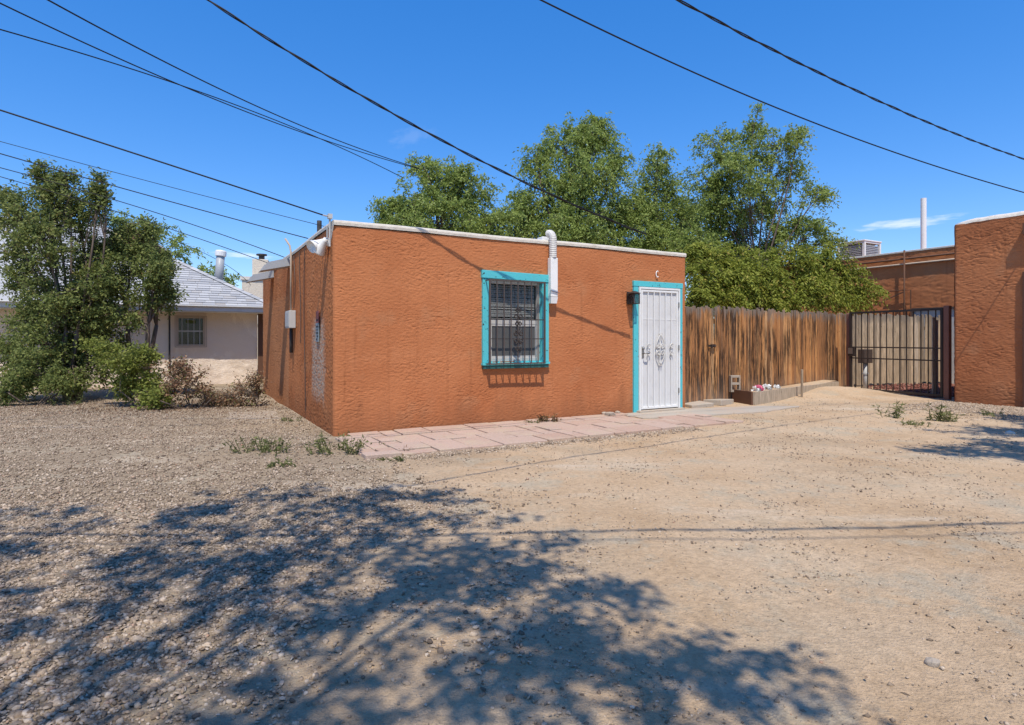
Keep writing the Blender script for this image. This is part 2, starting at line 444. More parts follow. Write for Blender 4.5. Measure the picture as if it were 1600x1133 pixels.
class MB:
    def __init__(self): self.v = []; self.f = []
    def add(self, v, f):
        n = len(self.v); self.v += [tuple(p) for p in v]; self.f += [tuple(i + n for i in q) for q in f]; return self
    def box(self, x0, x1, y0, y1, z0, z1, mat=None):
        v = [(x, y, z) for z in (z0, z1) for y in (y0, y1) for x in (x0, x1)]
        if mat is not None: v = [tuple(mat @ Vector(p)) for p in v]
        return self.add(v, [(0, 2, 3, 1), (4, 5, 7, 6), (0, 1, 5, 4), (2, 6, 7, 3), (0, 4, 6, 2), (1, 3, 7, 5)])
    def tube(self, pts, r, n=6, cap=True):
        pts = [Vector(p) for p in pts]; m = len(pts)
        rs = r if isinstance(r, (list, tuple, np.ndarray)) else [r] * m
        v = []; f = []; prev_u = None
        for i, p in enumerate(pts):
            t = (pts[min(i + 1, m - 1)] - pts[max(i - 1, 0)]).normalized()
            if prev_u is None:
                u = t.orthogonal().normalized()
            else:
                u = prev_u - t * prev_u.dot(t)
                u = u.normalized() if u.length > 1e-6 else t.orthogonal().normalized()
            prev_u = u; w = t.cross(u)
            for k in range(n):
                an = 2 * math.pi * k / n
                v.append(p + (u * math.cos(an) + w * math.sin(an)) * rs[i])
        for i in range(m - 1):
            for k in range(n):
                k2 = (k + 1) % n
                f.append((i * n + k, i * n + k2, (i + 1) * n + k2, (i + 1) * n + k))
        if cap: f.append(tuple(range(n - 1, -1, -1))); f.append(tuple((m - 1) * n + k for k in range(n)))
        return self.add(v, f)
    def bar(self, p, q, w, d=None, up=(0, 0, 1)):          # a rectangular bar from p to q
        p, q = Vector(p), Vector(q); d = w if d is None else d
        t = (q - p).normalized(); up = Vector(up)
        if abs(t.dot(up)) > .95: up = Vector((0, 1, 0))
        s = t.cross(up).normalized(); n = s.cross(t)
        v = [c + s * (a * w / 2) + n * (b * d / 2) for c in (p, q) for b in (-1, 1) for a in (-1, 1)]
        return self.add(v, [(0, 1, 3, 2), (4, 6, 7, 5), (0, 4, 5, 1), (2, 3, 7, 6), (0, 2, 6, 4), (1, 5, 7, 3)])
    def lathe(self, prof, n=16, mat=None):                 # profile of (radius, z)
        v = []; f = []
        for r, z in prof:
            for k in range(n):
                an = 2 * math.pi * k / n; v.append(Vector((r * math.cos(an), r * math.sin(an), z)))
        for i in range(len(prof) - 1):
            for k in range(n):
                k2 = (k + 1) % n; f.append((i * n + k, i * n + k2, (i + 1) * n + k2, (i + 1) * n + k))
        f.append(tuple(range(n - 1, -1, -1))); f.append(tuple((len(prof) - 1) * n + k for k in range(n)))
        if mat is not None: v = [mat @ p for p in v]
        return self.add(v, f)
    def obj(self, name, mat, parent=None, smooth=False, bevel=0.0):
        o = link_mesh(name, self.v, self.f, M[mat] if isinstance(mat, str) else mat, parent, smooth)
        if bevel:
            b = o.modifiers.new('bevel', 'BEVEL'); b.width = bevel; b.segments = 2; b.limit_method = 'ANGLE'; b.harden_normals = False
        return o
def part_copy(src, parent, loc=None, name=None, rot=None, scale=None):
    c = src.copy(); COL.objects.link(c); c.parent = parent
    if loc is not None: c.location = loc
    if rot is not None: c.rotation_euler = rot
    if scale is not None: c.scale = scale
    return c
def spiral(cx, cz, r0, r1, a0, turns, y, n=22, sx=1, sz=1):
    out = []
    for i in range(n):
        t = i / (n - 1); a = a0 + turns * 2 * math.pi * t; r = r0 + (r1 - r0) * t
        out.append((cx + sx * r * math.cos(a), y, cz + sz * r * math.sin(a)))
    return out

# ------------------------------------------------------------------ ground
def ground_z(X, Y):
    X = np.asarray(X, dtype=np.float64); Y = np.asarray(Y, dtype=np.float64)
    dx, dy = X - AX, Y - AY
    lx, ly = dx * CT + dy * ST, -dx * ST + dy * CT
    p = np.stack([X * .45, Y * .45, X * 0], -1).reshape(-1, 3)
    z = (perlin(p) * .030).reshape(X.shape)
    p2 = np.stack([X * 1.6, Y * 1.6, X * 0 + 5], -1).reshape(-1, 3)
    z = z + (perlin(p2) * .011).reshape(X.shape)
    near = np.exp(-(np.maximum(0, np.abs(lx - 5.5) - 9) ** 2 + np.maximum(0, np.abs(ly - 1.0) - 2.6) ** 2) / .6)
    z = z * (1 - near) - .012 * (1 - near)
    z = z + .17 * np.exp(-((lx - 11.2) / 1.5) ** 2 - ((ly - .55) / .75) ** 2)
    return z
def graded(lo, hi, fine_lo, fine_hi, step, growth=1.25):
    c = list(np.arange(fine_lo, fine_hi + step / 2, step))
    s = step
    while c[-1] < hi: s *= growth; c.append(c[-1] + s)
    s = step; left = []
    x = fine_lo
    while x > lo: s *= growth; x -= s; left.append(x)
    return np.array(left[::-1] + c)
xs = graded(-900, 900, -9, 10, .055); ys = graded(-60, 1800, .6, 15, .05)
GX, GY = np.meshgrid(xs, ys)
GZ = ground_z(GX, GY)
pp = np.stack([GX, GY, GX * 0], -1).reshape(-1, 3)
fine = (np.abs(GX) < 12) & (GY > 0) & (GY < 18)
GZ = GZ + np.where(fine, (fbm(pp * 5.5, 3) * .007).reshape(GX.shape), 0)
nx, ny = len(xs), len(ys)
ii = np.arange(nx * ny).reshape(ny, nx)
gf = np.stack([ii[:-1, :-1], ii[:-1, 1:], ii[1:, 1:], ii[1:, :-1]], -1).reshape(-1, 4)
struct(link_mesh('ground', np.stack([GX, GY, GZ], -1).reshape(-1, 3), gf, M['ground'], smooth=True))

# ------------------------------------------------------------------ rough plaster sheets
def plaster(name, mat, parent, wid, hei, step, place, normal, holes=(), amp=.006, fr=9.0, aniso=2.2, round_left=0, round_right=0, wave=.008, grain=1.0):
    us = np.linspace(0, wid, max(2, int(wid / step) + 1)); zs = np.linspace(0, hei, max(2, int(hei / step / .65) + 1))
    for (u0, u1, z0, z1) in holes:
        for arr_name, vals in (('u', (u0, u1)), ('z', (z0, z1))):
            for v in vals:
                if arr_name == 'u': us[np.argmin(abs(us - v))] = v
                else: zs[np.argmin(abs(zs - v))] = v
    U, Z = np.meshgrid(us, zs)
    base = place(U, Z)                                     # (..., 3) in the parent's axes
    nrm = np.broadcast_to(np.array(normal, dtype=float), base.shape).copy()
    b = base.reshape(-1, 3)
    q = b * np.array([fr, fr, fr * aniso])
    warp = np.stack([perlin(q * .35 + 9), perlin(q * .35 + 31), perlin(q * .35 + 55)], -1)
    q = q + warp * 1.3
    n1 = perlin(q); groove = np.exp(-(n1 / .13) ** 2)
    m = .25 + .75 * smooth(-.25, .35, perlin(b * np.array([2.2, 2.2, 3.0]) + 5))
    d = amp * (-1.15 * groove * m + .55 * perlin(q * 1.7 + 7) + .45 * perlin(b * np.array([26., 26., 44.])) * grain) + wave * perlin(b * 1.1 + 3)
    d = d.reshape(U.shape)
    for side, r in ((0, round_left), (1, round_right)):
        if r:
            e = U if side == 0 else wid - U
            d = d - np.where(e < r, r - np.sqrt(np.maximum(0, r * r - (r - e) ** 2)), 0)
    P = base + nrm * d[..., None]
    n_u, n_z = len(us), len(zs)
    idx = np.arange(n_u * n_z).reshape(n_z, n_u)
    f = np.stack([idx[:-1, :-1], idx[:-1, 1:], idx[1:, 1:], idx[1:, :-1]], -1)
    cu, cz = (us[:-1] + us[1:]) / 2, (zs[:-1] + zs[1:]) / 2
    keep = np.ones((n_z - 1, n_u - 1), bool)
    for (u0, u1, z0, z1) in holes:
        keep &= ~(((cu > u0) & (cu < u1))[None, :] & ((cz > z0) & (cz < z1))[:, None])
    return link_mesh(name, P.reshape(-1, 3), f[keep], mat, parent, smooth=True)

# ------------------------------------------------------------------ the adobe house
HW, HH, HD = 6.18, 2.74, 7.42
house = thing('adobe_house', 'small flat-roofed orange stucco house with turquoise window and door trim', 'house', (AX, AY, 0), TH)
WIN = (2.24, 3.13, .92, 2.12)
DOOR = (5.04, 5.99, 0.0, 2.15)
plaster('wall', M['adobe'], house, HW, HH, .0125, lambda U, Z: np.stack([U, U * 0, Z - .03], -1), (0, -1, 0),
        holes=[(WIN[0], WIN[1], WIN[2] + .03, WIN[3] + .03), (DOOR[0], DOOR[1], 0, DOOR[3] + .03)], amp=.0052, fr=14.5, aniso=2.2, round_left=.05, round_right=.06)
plaster('wall', M['adobe_side'], house, HD, HH, .02, lambda U, Z: np.stack([U * 0 + .0, HD - U * (HD - .05) / HD, Z - .03], -1), (-1, 0, 0), amp=.0075, fr=19, aniso=1.2, grain=1.8, wave=.006)
plaster('wall', M['adobe'], house, HD, HH, .08, lambda U, Z: np.stack([U * 0 + HW, .06 + U * (HD - .06) / HD, Z - .03], -1), (1, 0, 0), amp=.008)
MB().box(0.02, HW - .02, HD - .1, HD, 0, HH - .03).obj('wall', 'adobe', house)
b = MB().box(.05, HW - .05, .12, HD - .12, 2.36, 2.42)
b.obj('roof', 'roof_flat', house)
# reveal lining behind the openings so that the wall has depth
for (u0, u1, z0, z1) in (WIN, DOOR):
    b = MB()
    b.box(u0 - .03, u0, -.0, .2, z0, z1); b.box(u1, u1 + .03, 0, .2, z0, z1); b.box(u0 - .03, u1 + .03, 0, .2, z1, z1 + .03)
    b.box(u0 - .03, u1 + .03, 0, .2, z0 - .03, z0)
    b.obj('reveal', 'turquoise', house)
# coping: rounded strips along the wall heads
def coping(pts, inward, r_h, name='coping', sag=.006):
    mb = MB(); n = max(2, int((Vector(pts[1]) - Vector(pts[0])).length / .12))
    p, q = Vector(pts[0]), Vector(pts[1]); inn = Vector(inward)
    prof = [(-.014, -.022), (-.018, .012), (-.012, .035), (.012, .046), (.16, .046), (.20, .03), (.20, -.25)]
    v, f = [], []
    for i in range(n + 1):
        c = p.lerp(q, i / n); jz = sag * math.sin(i * .23) + random.uniform(-.0015, .0015); jo = random.uniform(-.0015, .0015)
        for (o, z) in prof: v.append(c + inn * (o + jo) + Vector((0, 0, z + jz)))
    k = len(prof)
    for i in range(n):
        for j in range(k - 1): f.append((i * k + j, i * k + j + 1, (i + 1) * k + j + 1, (i + 1) * k + j))
    f.append(tuple(range(k))); f.append(tuple(n * k + j for j in range(k - 1, -1, -1)))
    mb.add(v, f); return mb.obj(name, 'coping', house, smooth=False)
coping([(.0, 0, HH), (HW - .02, 0, HH)], (0, 1, 0), 0)
coping([(-.003, .16, HH - .002), (-.003, HD, HH - .002)], (1, 0, 0), 0)
coping([(HW + .003, .21, HH - .004), (HW + .003, HD, HH - .004)], (-1, 0, 0), 0)
coping([(.2, HD - .01, HH - .006), (HW - .2, HD - .01, HH - .006)], (0, -1, 0), 0)

# window
casing = [(2.115, 2.235, .905, 2.135), (3.135, 3.25, .905, 2.12)]
wroot = MB()
w_part = MB().box(WIN[0] + .002, WIN[0] + .04, .045, .11, WIN[2], WIN[3]).box(WIN[1] - .04, WIN[1] - .002, .045, .11, WIN[2], WIN[3]) \
    .box(WIN[0] + .04, WIN[1] - .04, .045, .11, WIN[3] - .045, WIN[3]).box(WIN[0] + .04, WIN[1] - .04, .045, .11, WIN[2], WIN[2] + .05).obj('window', 'window_white', house, bevel=.003)
for c in casing:
    MB().box(c[0], c[1], -.036, .02, c[2], c[3]).obj('casing_board', 'turquoise', w_part, bevel=.004)
b = MB(); b.add([(2.10, -.05, 2.14), (3.26, -.05, 2.122), (3.26, .02, 2.122), (2.10, .02, 2.14), (2.10, -.05, 2.255), (3.26, -.05, 2.238), (3.26, .02, 2.238), (2.10, .02, 2.255)],
               [(0, 3, 2, 1), (4, 5, 6, 7), (0, 1, 5, 4), (1, 2, 6, 5), (2, 3, 7, 6), (3, 0, 4, 7)])
b.obj('casing_board', 'turquoise', w_part, bevel=.005)
MB().box(2.105, 3.255, -.065, .05, .868, .903).obj('sill', 'turquoise', w_part, bevel=.004)
o = MB().box(2.12, 3.24, -.05, .02, .815, .866).obj('apron_board', 'sill_green', w_part, bevel=.003)
u0, u1 = WIN[0] + .04, WIN[1] - .04
MB().box(u0, u1, .055, .10, 1.475, 1.535).obj('meeting_rail', 'window_white', w_part, bevel=.003)
MB().box(u0, u0 + .03, .06, .085, .97, 1.475).box(u1 - .03, u1, .06, .085, .97, 1.475).box(u0 + .03, u1 - .03, .06, .085, .97, 1.0).box(u0 + .03, u1 - .03, .06, .085, 1.445, 1.475).obj('screen_frame', 'window_white', w_part)
MB().box(u0 + .03, u1 - .03, .07, .074, 1.0, 1.445).obj('insect_screen', 'screen', w_part)
MB().box(u0, u1, .088, .092, 1.535, 2.075).obj('pane', 'glass', w_part)
sl = None
for i in range(17):
    z = 2.05 - i * .0305
    if sl is None:
        b = MB(); b.add([(u0 + .01, -.015, -.006), (u1 - .01, -.015, -.006), (u1 - .01, .0, .002), (u0 + .01, 0, .002), (u1 - .01, .015, .0), (u0 + .01, .015, .0),
                         (u0 + .01, -.015, -.008), (u1 - .01, -.015, -.008), (u1 - .01, .015, -.002), (u0 + .01, .015, -.002)], [(0, 1, 2, 3), (3, 2, 4, 5), (6, 9, 8, 7)])
        sl = b.obj('blind_slat', 'blind', w_part); sl.location = (0, .125, z); sl.rotation_euler = (.75, 0, 0)
    else: part_copy(sl, w_part, (0, .125, z), rot=(.75 + random.uniform(-.12, .12), random.uniform(-.004, .004), 0))
MB().box(WIN[0] - .02, WIN[1] + .02, .19, .2, WIN[2] - .02, WIN[3] + .02).obj('room_dark_backing', 'dark_room', house)  # dark sheet close behind the blind, standing in for the room's shade

# iron cage over the window
Y0, Y1 = -.165, -.04
gl, gz1 = front_uz(765.5, 437, Y0); _, gz0 = front_uz(765.5, 569, Y0)
gr_, _ = front_uz(851, 437, Y0)
cage = MB()
for yy in (Y0,):
    cage.bar((gl, yy, gz1), (gr_, yy, gz1), .022); cage.bar((gl, yy, gz0), (gr_, yy, gz0), .022)
    cage.bar((gl, yy, gz0 - .011), (gl, yy, gz1 + .011), .024); cage.bar((gr_, yy, gz0 - .011), (gr_, yy, gz1 + .011), .024)
for x in (gl, gr_):
    for z in (gz0, gz1):
        cage.bar((x, Y0 + .012, z), (x, Y1, z), .018)
cage = cage.obj('window_grille', 'brown_iron', house)
nb = 8
bar0 = None
for i in range(1, nb):
    x = gl + (gr_ - gl) * i / nb
    if bar0 is None:
        bar0 = MB().bar((0, 0, gz0), (0, 0, gz1), .0125).obj('grille_bar', 'brown_iron', cage); bar0.location = (x, Y0, 0)
    else: part_copy(bar0, cage, (x, Y0, 0))
for z, w in ((front_uz(800, 499, Y0)[1], .014), (front_uz(800, 529.5, Y0)[1], .013)):
    MB().bar((gl, Y0 + .012, z), (gr_, Y0 + .012, z), w).obj('cross_bar', 'black_iron', cage)
for z in (gz0, gz0 + .002):
    pass
b0 = MB().bar((0, Y0 + .012, gz0), (0, Y1, gz0), .012).obj('cage_floor_bar', 'brown_iron', cage); b0.location = (gl + .14, 0, 0)
for i in range(2, nb): part_copy(b0, cage, (gl + (gr_ - gl) * i / nb, 0, 0))
sx = gl + (gr_ - gl) * .5
yy = Y0 - .014
b = MB()
zc = front_uz(809, 527, Y0)[1]
for s in (-1, 1):
    b.tube(spiral(sx + s * .05, zc + .055, .042, .012, math.pi / 2, 1.2 * s, yy), .0105, 5)
    b.tube(spiral(sx + s * .05, zc - .055, .042, .012, -math.pi / 2, -1.2 * s, yy), .0105, 5)
    b.tube(spiral(sx + s * .034, zc + .20, .032, .010, math.pi / 2, 1.2 * s, yy), .009, 5)
    b.tube(spiral(sx + s * .034, zc - .17, .032, .010, -math.pi / 2, -1.2 * s, yy), .009, 5)
    b.tube(spiral(sx + s * .045, zc + .30, .04, .010, -math.pi / 2, -1.25 * s, yy), .009, 5)
    b.tube(spiral(sx + s * .03, zc + .40, .028, .008, math.pi / 2, 1.25 * s, yy), .009, 5)
    b.tube([(sx + s * .01, yy, zc + .1), (sx + s * .03, yy, zc + .15), (sx + s * .01, yy, zc + .2)], .006, 5)
b.obj('iron_scroll', 'black_iron', cage, smooth=True)

# security door
MB().box(4.945, 5.045, -.03, .03, .0, 2.14).obj('door_casing', 'turquoise', house, bevel=.004)
MB().box(5.985, 6.055, -.03, .03, .02, 2.14).obj('door_casing', 'turquoise', house, bevel=.004)
MB().box(4.94, 6.06, -.036, .03, 2.142, 2.235).obj('door_casing', 'turquoise', house, bevel=.005)
MB().box(5.0, 6.03, -.12, .06, -.02, .045).obj('threshold', 'concrete', house, bevel=.006)
door = MB()
door.box(5.05, 5.085, -.05, .02, .045, 2.135).box(5.945, 5.98, -.05, .02, .045, 2.135).box(5.085, 5.945, -.05, .02, 2.10, 2.135)
dr = door.obj('security_door', 'white_metal', house, bevel=.003)
lf = MB(); L0, L1 = 5.095, 5.935
lf.box(L0, L0 + .035, -.045, -.015, .06, 2.09).box(L1 - .035, L1, -.045, -.015, .06, 2.09).box(L0 + .035, L1 - .035, -.045, -.015, 2.055, 2.09).box(L0 + .035, L1 - .035, -.045, -.015, .06, .10)
lf.obj('leaf_frame', 'white_metal', dr, bevel=.003)
MB().box(L0 + .035, L1 - .035, -.018, -.014, .10, 2.055).obj('backing_sheet', 'white_mesh', dr)
MB().box(L0 + .035, L1 - .035, -.022, -.0185, 1.585, 1.60).obj('sheet_seam', 'white_metal', dr)
b0 = None
for i in range(1, 6):
    x = L0 + .0175 + (L1 - L0 - .035) * i / 6
    if b0 is None:
        b0 = MB().bar((0, 0, .08), (0, 0, 2.07), .014).obj('door_bar', 'white_metal', dr); b0.location = (x, -.038, 0)
    else: part_copy(b0, dr, (x, -.038, 0))
cx, cz, yy = (L0 + L1) / 2 + .0, front_uz(1031, 546)[1], -.056
b = MB()
for s in (-1, 1):
    for t in (-1, 1):
        b.tube([(cx, yy, cz + t * .265), (cx + s * .03, yy, cz + t * .225), (cx + s * .075, yy, cz + t * .14), (cx + s * .10, yy, cz + t * .05), (cx + s * .085, yy, cz + t * .01)], .009, 5)
        b.tube(spiral(cx + s * .05, cz + t * .055, .042, .012, t * math.pi / 2, 1.2 * s * t, yy), .008, 5)
        b.tube(spiral(cx + s * .27, cz + t * .07, .05, .014, -t * math.pi * .5, -.95 * s * t, yy), .009, 5)
        b.tube(spiral(cx + s * .018, cz + t * .27, .018, .006, -t * math.pi / 2, .9 * s * t, yy, 10), .006, 5)
b.obj('door_scroll', 'grey_duct', dr, smooth=True)
hz = front_uz(1003, 549)[1]
lx = L0 + .03
h = MB().box(lx - .022, lx + .022, -.052, -.045, hz - .12, hz + .08).obj('lock_plate', 'steel', dr, bevel=.003)
MB().tube([(lx, -.05, hz - .03), (lx, -.09, hz - .03), (lx + .02, -.105, hz - .03), (lx + .09, -.105, hz - .035)], .011, 8).obj('handle', 'steel', dr, smooth=True)
MB().lathe([(.0, 0), (.024, 0), (.026, .012), (.018, .02), (0, .02)], 14, Matrix.Translation((lx, -.052, hz + .05)) @ Matrix.Rotation(R(90), 4, 'X')).obj('lock_cylinder', 'steel', dr, smooth=True)
for z in (.35, 1.1, 1.85):
    MB().tube([(5.94, -.055, z - .045), (5.94, -.055, z + .045)], .011, 8).obj('hinge', 'steel', dr)

# scuppers on the left wall, stack pipes, cable mast
def canale(px, py):
    v, z = left_vz(px, py)
    return v, z
for v, z in ((3.45, 2.55), (5.75, 2.55)):
    b = MB()
    b.add([(-.50, -.20, -.06), (.0, -.20, .06), (0, .20, .06), (-.50, .20, -.06), (-.50, -.20, -.072), (0, -.20, .046), (0, .20, .046), (-.50, .20, -.072)],
          [(0, 1, 2, 3), (4, 7, 6, 5), (0, 4, 5, 1), (3, 2, 6, 7), (0, 3, 7, 4)])
    [b.add([(-.50, y_, -.072), (0, y_, .046), (0, y_, .19), (-.40, y_, .08), (-.50, y_ + .012, -.072), (0, y_ + .012, .046), (0, y_ + .012, .19), (-.40, y_ + .012, .08)], [(0, 1, 2, 3), (7, 6, 5, 4), (0, 4, 5, 1), (2, 6, 7, 3), (0, 3, 7, 4), (1, 5, 6, 2)]) for y_ in (-.213, .201)]
    o = b.obj('roof_spout', 'galv', house); o.location = (-.005, v, z - .05)
def roofpipe(px, pyt, lxx, lyy, r, zb, mat='dark_pipe'):
    x, y = W2(lxx, lyy); zt = CAM_H - (pyt - HZ) * y / F_PX
    MB().lathe([(r, zb), (r, zt), (r * .8, zt), (r * .8, zt - .05)], 14).obj('stack_pipe', mat, house, smooth=False).location = (lxx, lyy, 0)
roofpipe(499, 345, .25, 2.16, .038, 2.4)
mast = MB().tube([(-.03, .09, 2.45), (-.03, .09, 2.86)], .013, 8).box(-.055, 0.0, .06, .12, 2.81, 2.87).tube([(-.05, .09, 2.84), (-.12, .06, 2.84)], .010, 6)
mast.obj('cable_mast', 'grey_box', house)
for kk in range(3):
    b = MB(); pts = []
    v0 = (1.95, 2.35, 2.9)[kk]
    for i in range(14):
        t = i / 13; pts.append((-.016, v0 + .06 * math.sin(t * 5 + kk), 2.68 - t * (2.55, 1.5, .9)[kk]))
    b.tube(pts, .006, 5); b.obj('wall_cable', 'brown_iron', house)

# meter box with its conduit
mv, mz1 = left_vz(460, 486); _, mz0 = left_vz(460, 513)
mb_ = thing('meter_box', 'grey metal box with tan conduit on the left side wall', 'electrical box', WV(0, 3.02, 0), TH)
MB().box(-.115, -.006, -.20, .20, mz0, mz1).obj('cabinet', 'grey_box', mb_, bevel=.008)
MB().box(-.124, -.116, -.18, .18, mz0 + .025, mz1 - .02).obj('cover', 'grey_box', mb_, bevel=.004)
MB().tube([(-.06, -.04, mz1), (-.06, -.04, 2.74), (-.07, .02, 2.86), (-.14, .05, 2.98)], .017, 8).obj('conduit', 'conduit', mb_, smooth=True)
MB().tube([(-.05, .0, mz0), (-.05, .0, mz0 - .42)], .03, 8).obj('lower_conduit', 'dark_pipe', mb_, smooth=True)

# twin floodlight
fl = thing('flood_lamp', 'white twin-headed floodlight under the roof edge at the left wall corner', 'lamp', WV(0, .26, 2.53), TH)
MB().lathe([(.0, 0), (.055, 0), (.06, .02), (.05, .04), (0, .04)], 16, Matrix.Rotation(R(-90), 4, 'Y')).obj('base', 'white_plastic', fl, smooth=True)
MB().tube([(-.03, -.02, .05), (-.03, -.02, .2)], .01, 6).obj('conduit', 'galv', fl)
for (dy, tilt, yaw) in ((-.04, 42, -60), (.13, 62, 24)):
    m = Matrix.Translation((-.05, dy, .03)) @ Matrix.Rotation(R(yaw), 4, 'Z') @ Matrix.Rotation(R(180 + tilt), 4, 'Y') @ Matrix.Scale(.98, 4)
    o = MB().lathe([(0, -.02), (.035, -.01), (.04, .03), (.055, .10), (.088, .20), (.092, .215), (.085, .215), (.078, .20), (0, .19)], 20, m).obj('lamp_head', 'white_plastic', fl, smooth=True)
# small plates
pl = thing('warning_plate', 'small faded red and blue-grey plate on the left side wall', 'sign', WV(0, .94, 1.45), TH)
MB().box(-.022, -.012, -.10, .10, .03, .20).obj('upper_plate', 'sign_red', pl, bevel=.002)
MB().box(-.024, -.012, -.10, .10, -.24, .028).obj('lower_plate', 'sign_blue', pl, bevel=.002)
b = MB(); U_ = [(-.075, .19), (-.075, .06), (.075, .06), (.075, .19), (.05, .19), (.05, .082), (-.05, .082), (-.05, .19)]
b.add([(-.0245, y_, z_) for y_, z_ in U_] + [(-.0215, y_, z_) for y_, z_ in U_], [tuple(range(8)), tuple(range(15, 7, -1))] + [(i, i + 8, (i + 1) % 8 + 8, (i + 1) % 8) for i in range(8)])
b.obj('print', 'sign_dark', pl)
b = MB()
for i in range(5):
    for j in range(3):
        if (i * 3 + j) % 5: b.box(-.0265, -.0245, -.07 + j * .05, -.04 + j * .05, -.215 + i * .045, -.19 + i * .045)
stuff(b.obj('print', 'sign_dark', pl))

# line-set cover (vertical duct) on the front
dv = thing('duct_cover', 'white vertical duct with ribbed elbow hung over the roof edge', 'duct', WV(3.30, 0, 0), TH)
MB().box(-.064, .064, -.115, -.02, 1.90, 2.50).obj('channel', 'white_plastic', dv, bevel=.008)
b = MB(); b.add([(-.064, -.115, 1.90), (.064, -.115, 1.90), (.064, -.02, 1.90), (-.064, -.02, 1.90), (-.054, -.10, 1.80), (.054, -.10, 1.80), (.054, -.02, 1.80), (-.054, -.02, 1.80)],
               [(0, 1, 5, 4), (1, 2, 6, 5), (2, 3, 7, 6), (3, 0, 4, 7), (4, 5, 6, 7)]); b.obj('end_cap', 'white_plastic', dv)
b = MB(); pts = []; rs = []
for i in range(40):
    t = i / 39
    if t < .5: p = (0, -.072, 2.50 + t * 2 * .28)
    else:
        an = (t - .5) * 2 * math.pi / 2; p = (-.0, -.072 + .12 * (1 - math.cos(an)), 2.78 + .11 * math.sin(an))
    pts.append(p); rs.append(.056 + .006 * (i % 2))
b.tube(pts, rs, 12); b.obj('ribbed_elbow', 'grey_duct', dv)
MB().box(-.06, .06, .13, .30, 2.74, 2.86).obj('top_channel', 'white_plastic', dv, bevel=.01)
MB().tube([(-.08, -.13, 1.99), (.08, -.13, 1.96)], .005, 5).obj('tie_wire', 'steel', dv)

# wall lantern
la = thing('wall_lantern', 'small black box lantern on the wall left of the white door', 'lamp', WV(4.865, 0, 1.93), TH)
MB().box(-.06, .06, -.03, -.005, -.10, .11).obj('backplate', 'black_iron', la, bevel=.004)
MB().bar((0, -.03, .075), (0, -.10, .09), .02).obj('arm', 'black_iron', la)
b = MB()
for x in (-.06, .06):
    for y in (-.19, -.07): b.bar((x, y, -.09), (x, y, .07), .012)
for z in (-.09, .07):
    for y in (-.19, -.07): b.bar((-.066, y, z), (.066, y, z), .012)
    for x in (-.06, .06): b.bar((x, -.19, z), (x, -.07, z), .012)
b.obj('cage', 'black_iron', la)
b = MB(); b.add([(-.085, -.215, .078), (.085, -.215, .078), (.085, -.045, .078), (-.085, -.045, .078), (-.02, -.15, .118), (.02, -.15, .118), (.02, -.11, .118), (-.02, -.11, .118)],
               [(0, 3, 2, 1), (0, 1, 5, 4), (1, 2, 6, 5), (2, 3, 7, 6), (3, 0, 4, 7), (4, 5, 6, 7)]); b.obj('cap', 'black_iron', la)
b = MB()
for x in (-.058, .058): b.box(x - .001, x + .001, -.184, -.076, -.084, .064)
for y in (-.188, -.072): b.box(-.054, .054, y - .001, y + .001, -.084, .064)
b.obj('glass_pane', 'lamp_glass', la)
MB().tube([(0, -.13, -.09), (0, -.13, .0)], .014, 8).obj('bulb', 'white_plastic', la, smooth=True)

# the letter C above the door
cu, cz2 = front_uz(1026, 428.5)
lt = thing('door_letter', 'small white letter C on the orange wall above the door', 'sign', WV(cu, 0, cz2), TH)
pts = []
for i in range(17):
    an = R(52 + i * (256 / 16)); pts.append((.030 * math.cos(an), -.02, .052 * math.sin(an)))
MB().tube(pts, .0085, 6).obj('letter', 'letter_white', lt)

# ------------------------------------------------------------------ pavers, pad, slab
walk = struct(thing('paved_walk', 'x', 'x', (AX, AY, 0), TH)); del walk['label']; del walk['category']
cell = .205
ncx, ncy = 28, 8
occ = np.zeros((ncx, ncy), bool)
sizes = [(2, 2), (3, 2), (2, 3), (2, 2), (2, 1), (1, 2), (3, 2), (1, 1)]
pr = random.Random(21)
pav_mesh = {}
for j in range(ncy):
    for i in range(ncx):
        if occ[i, j]: continue
        opts = sizes[:]; pr.shuffle(opts)
        for (a_, b_) in opts + [(1, 1)]:
            if i + a_ <= ncx and j + b_ <= ncy and not occ[i:i + a_, j:j + b_].any(): break
        occ[i:i + a_, j:j + b_] = True
        x0, y0 = i * cell - .05, -.03 - ncy * cell + j * cell
        if x0 + a_ * cell / 2 > 4.55 and y0 + b_ * cell / 2 > -.72: continue
        if i == 0 and j >= 6: continue
        key = (a_, b_)
        if key not in pav_mesh:
            g = .010
            mbx = MB().box(-a_ * cell / 2 + g, a_ * cell / 2 - g, -b_ * cell / 2 + g, b_ * cell / 2 - g, -.03, .028)
            o = mbx.obj('paver', 'paver', walk, bevel=.007); pav_mesh[key] = o
        else: o = part_copy(pav_mesh[key], walk)
        o.location = (x0 + a_ * cell / 2, y0 + b_ * cell / 2, pr.uniform(-.008, .012))
        o.rotation_euler = (pr.uniform(-.016, .016), pr.uniform(-.012, .012), pr.uniform(-.018, .018))
def irregular(name, pts, z, th, mat, wob=.03, seed=1):
    r_ = random.Random(seed); ring = []
    n = len(pts)
    for i in range(n):
        p, q = Vector(pts[i]), Vector(pts[(i + 1) % n]); m = max(1, int((q - p).length / .12))
        for k in range(m):
            c = p.lerp(q, k / m); ring.append((c.x + r_.uniform(-wob, wob), c.y + r_.uniform(-wob, wob)))
    k = len(ring)
    v = [(x, y, z) for x, y in ring] + [(x, y, z - th) for x, y in ring]
    f = [tuple(range(k))] + [(i, i + k, (i + 1) % k + k, (i + 1) % k) for i in range(k)]
    o = link_mesh(name, v, f, M[mat]); return struct(o)
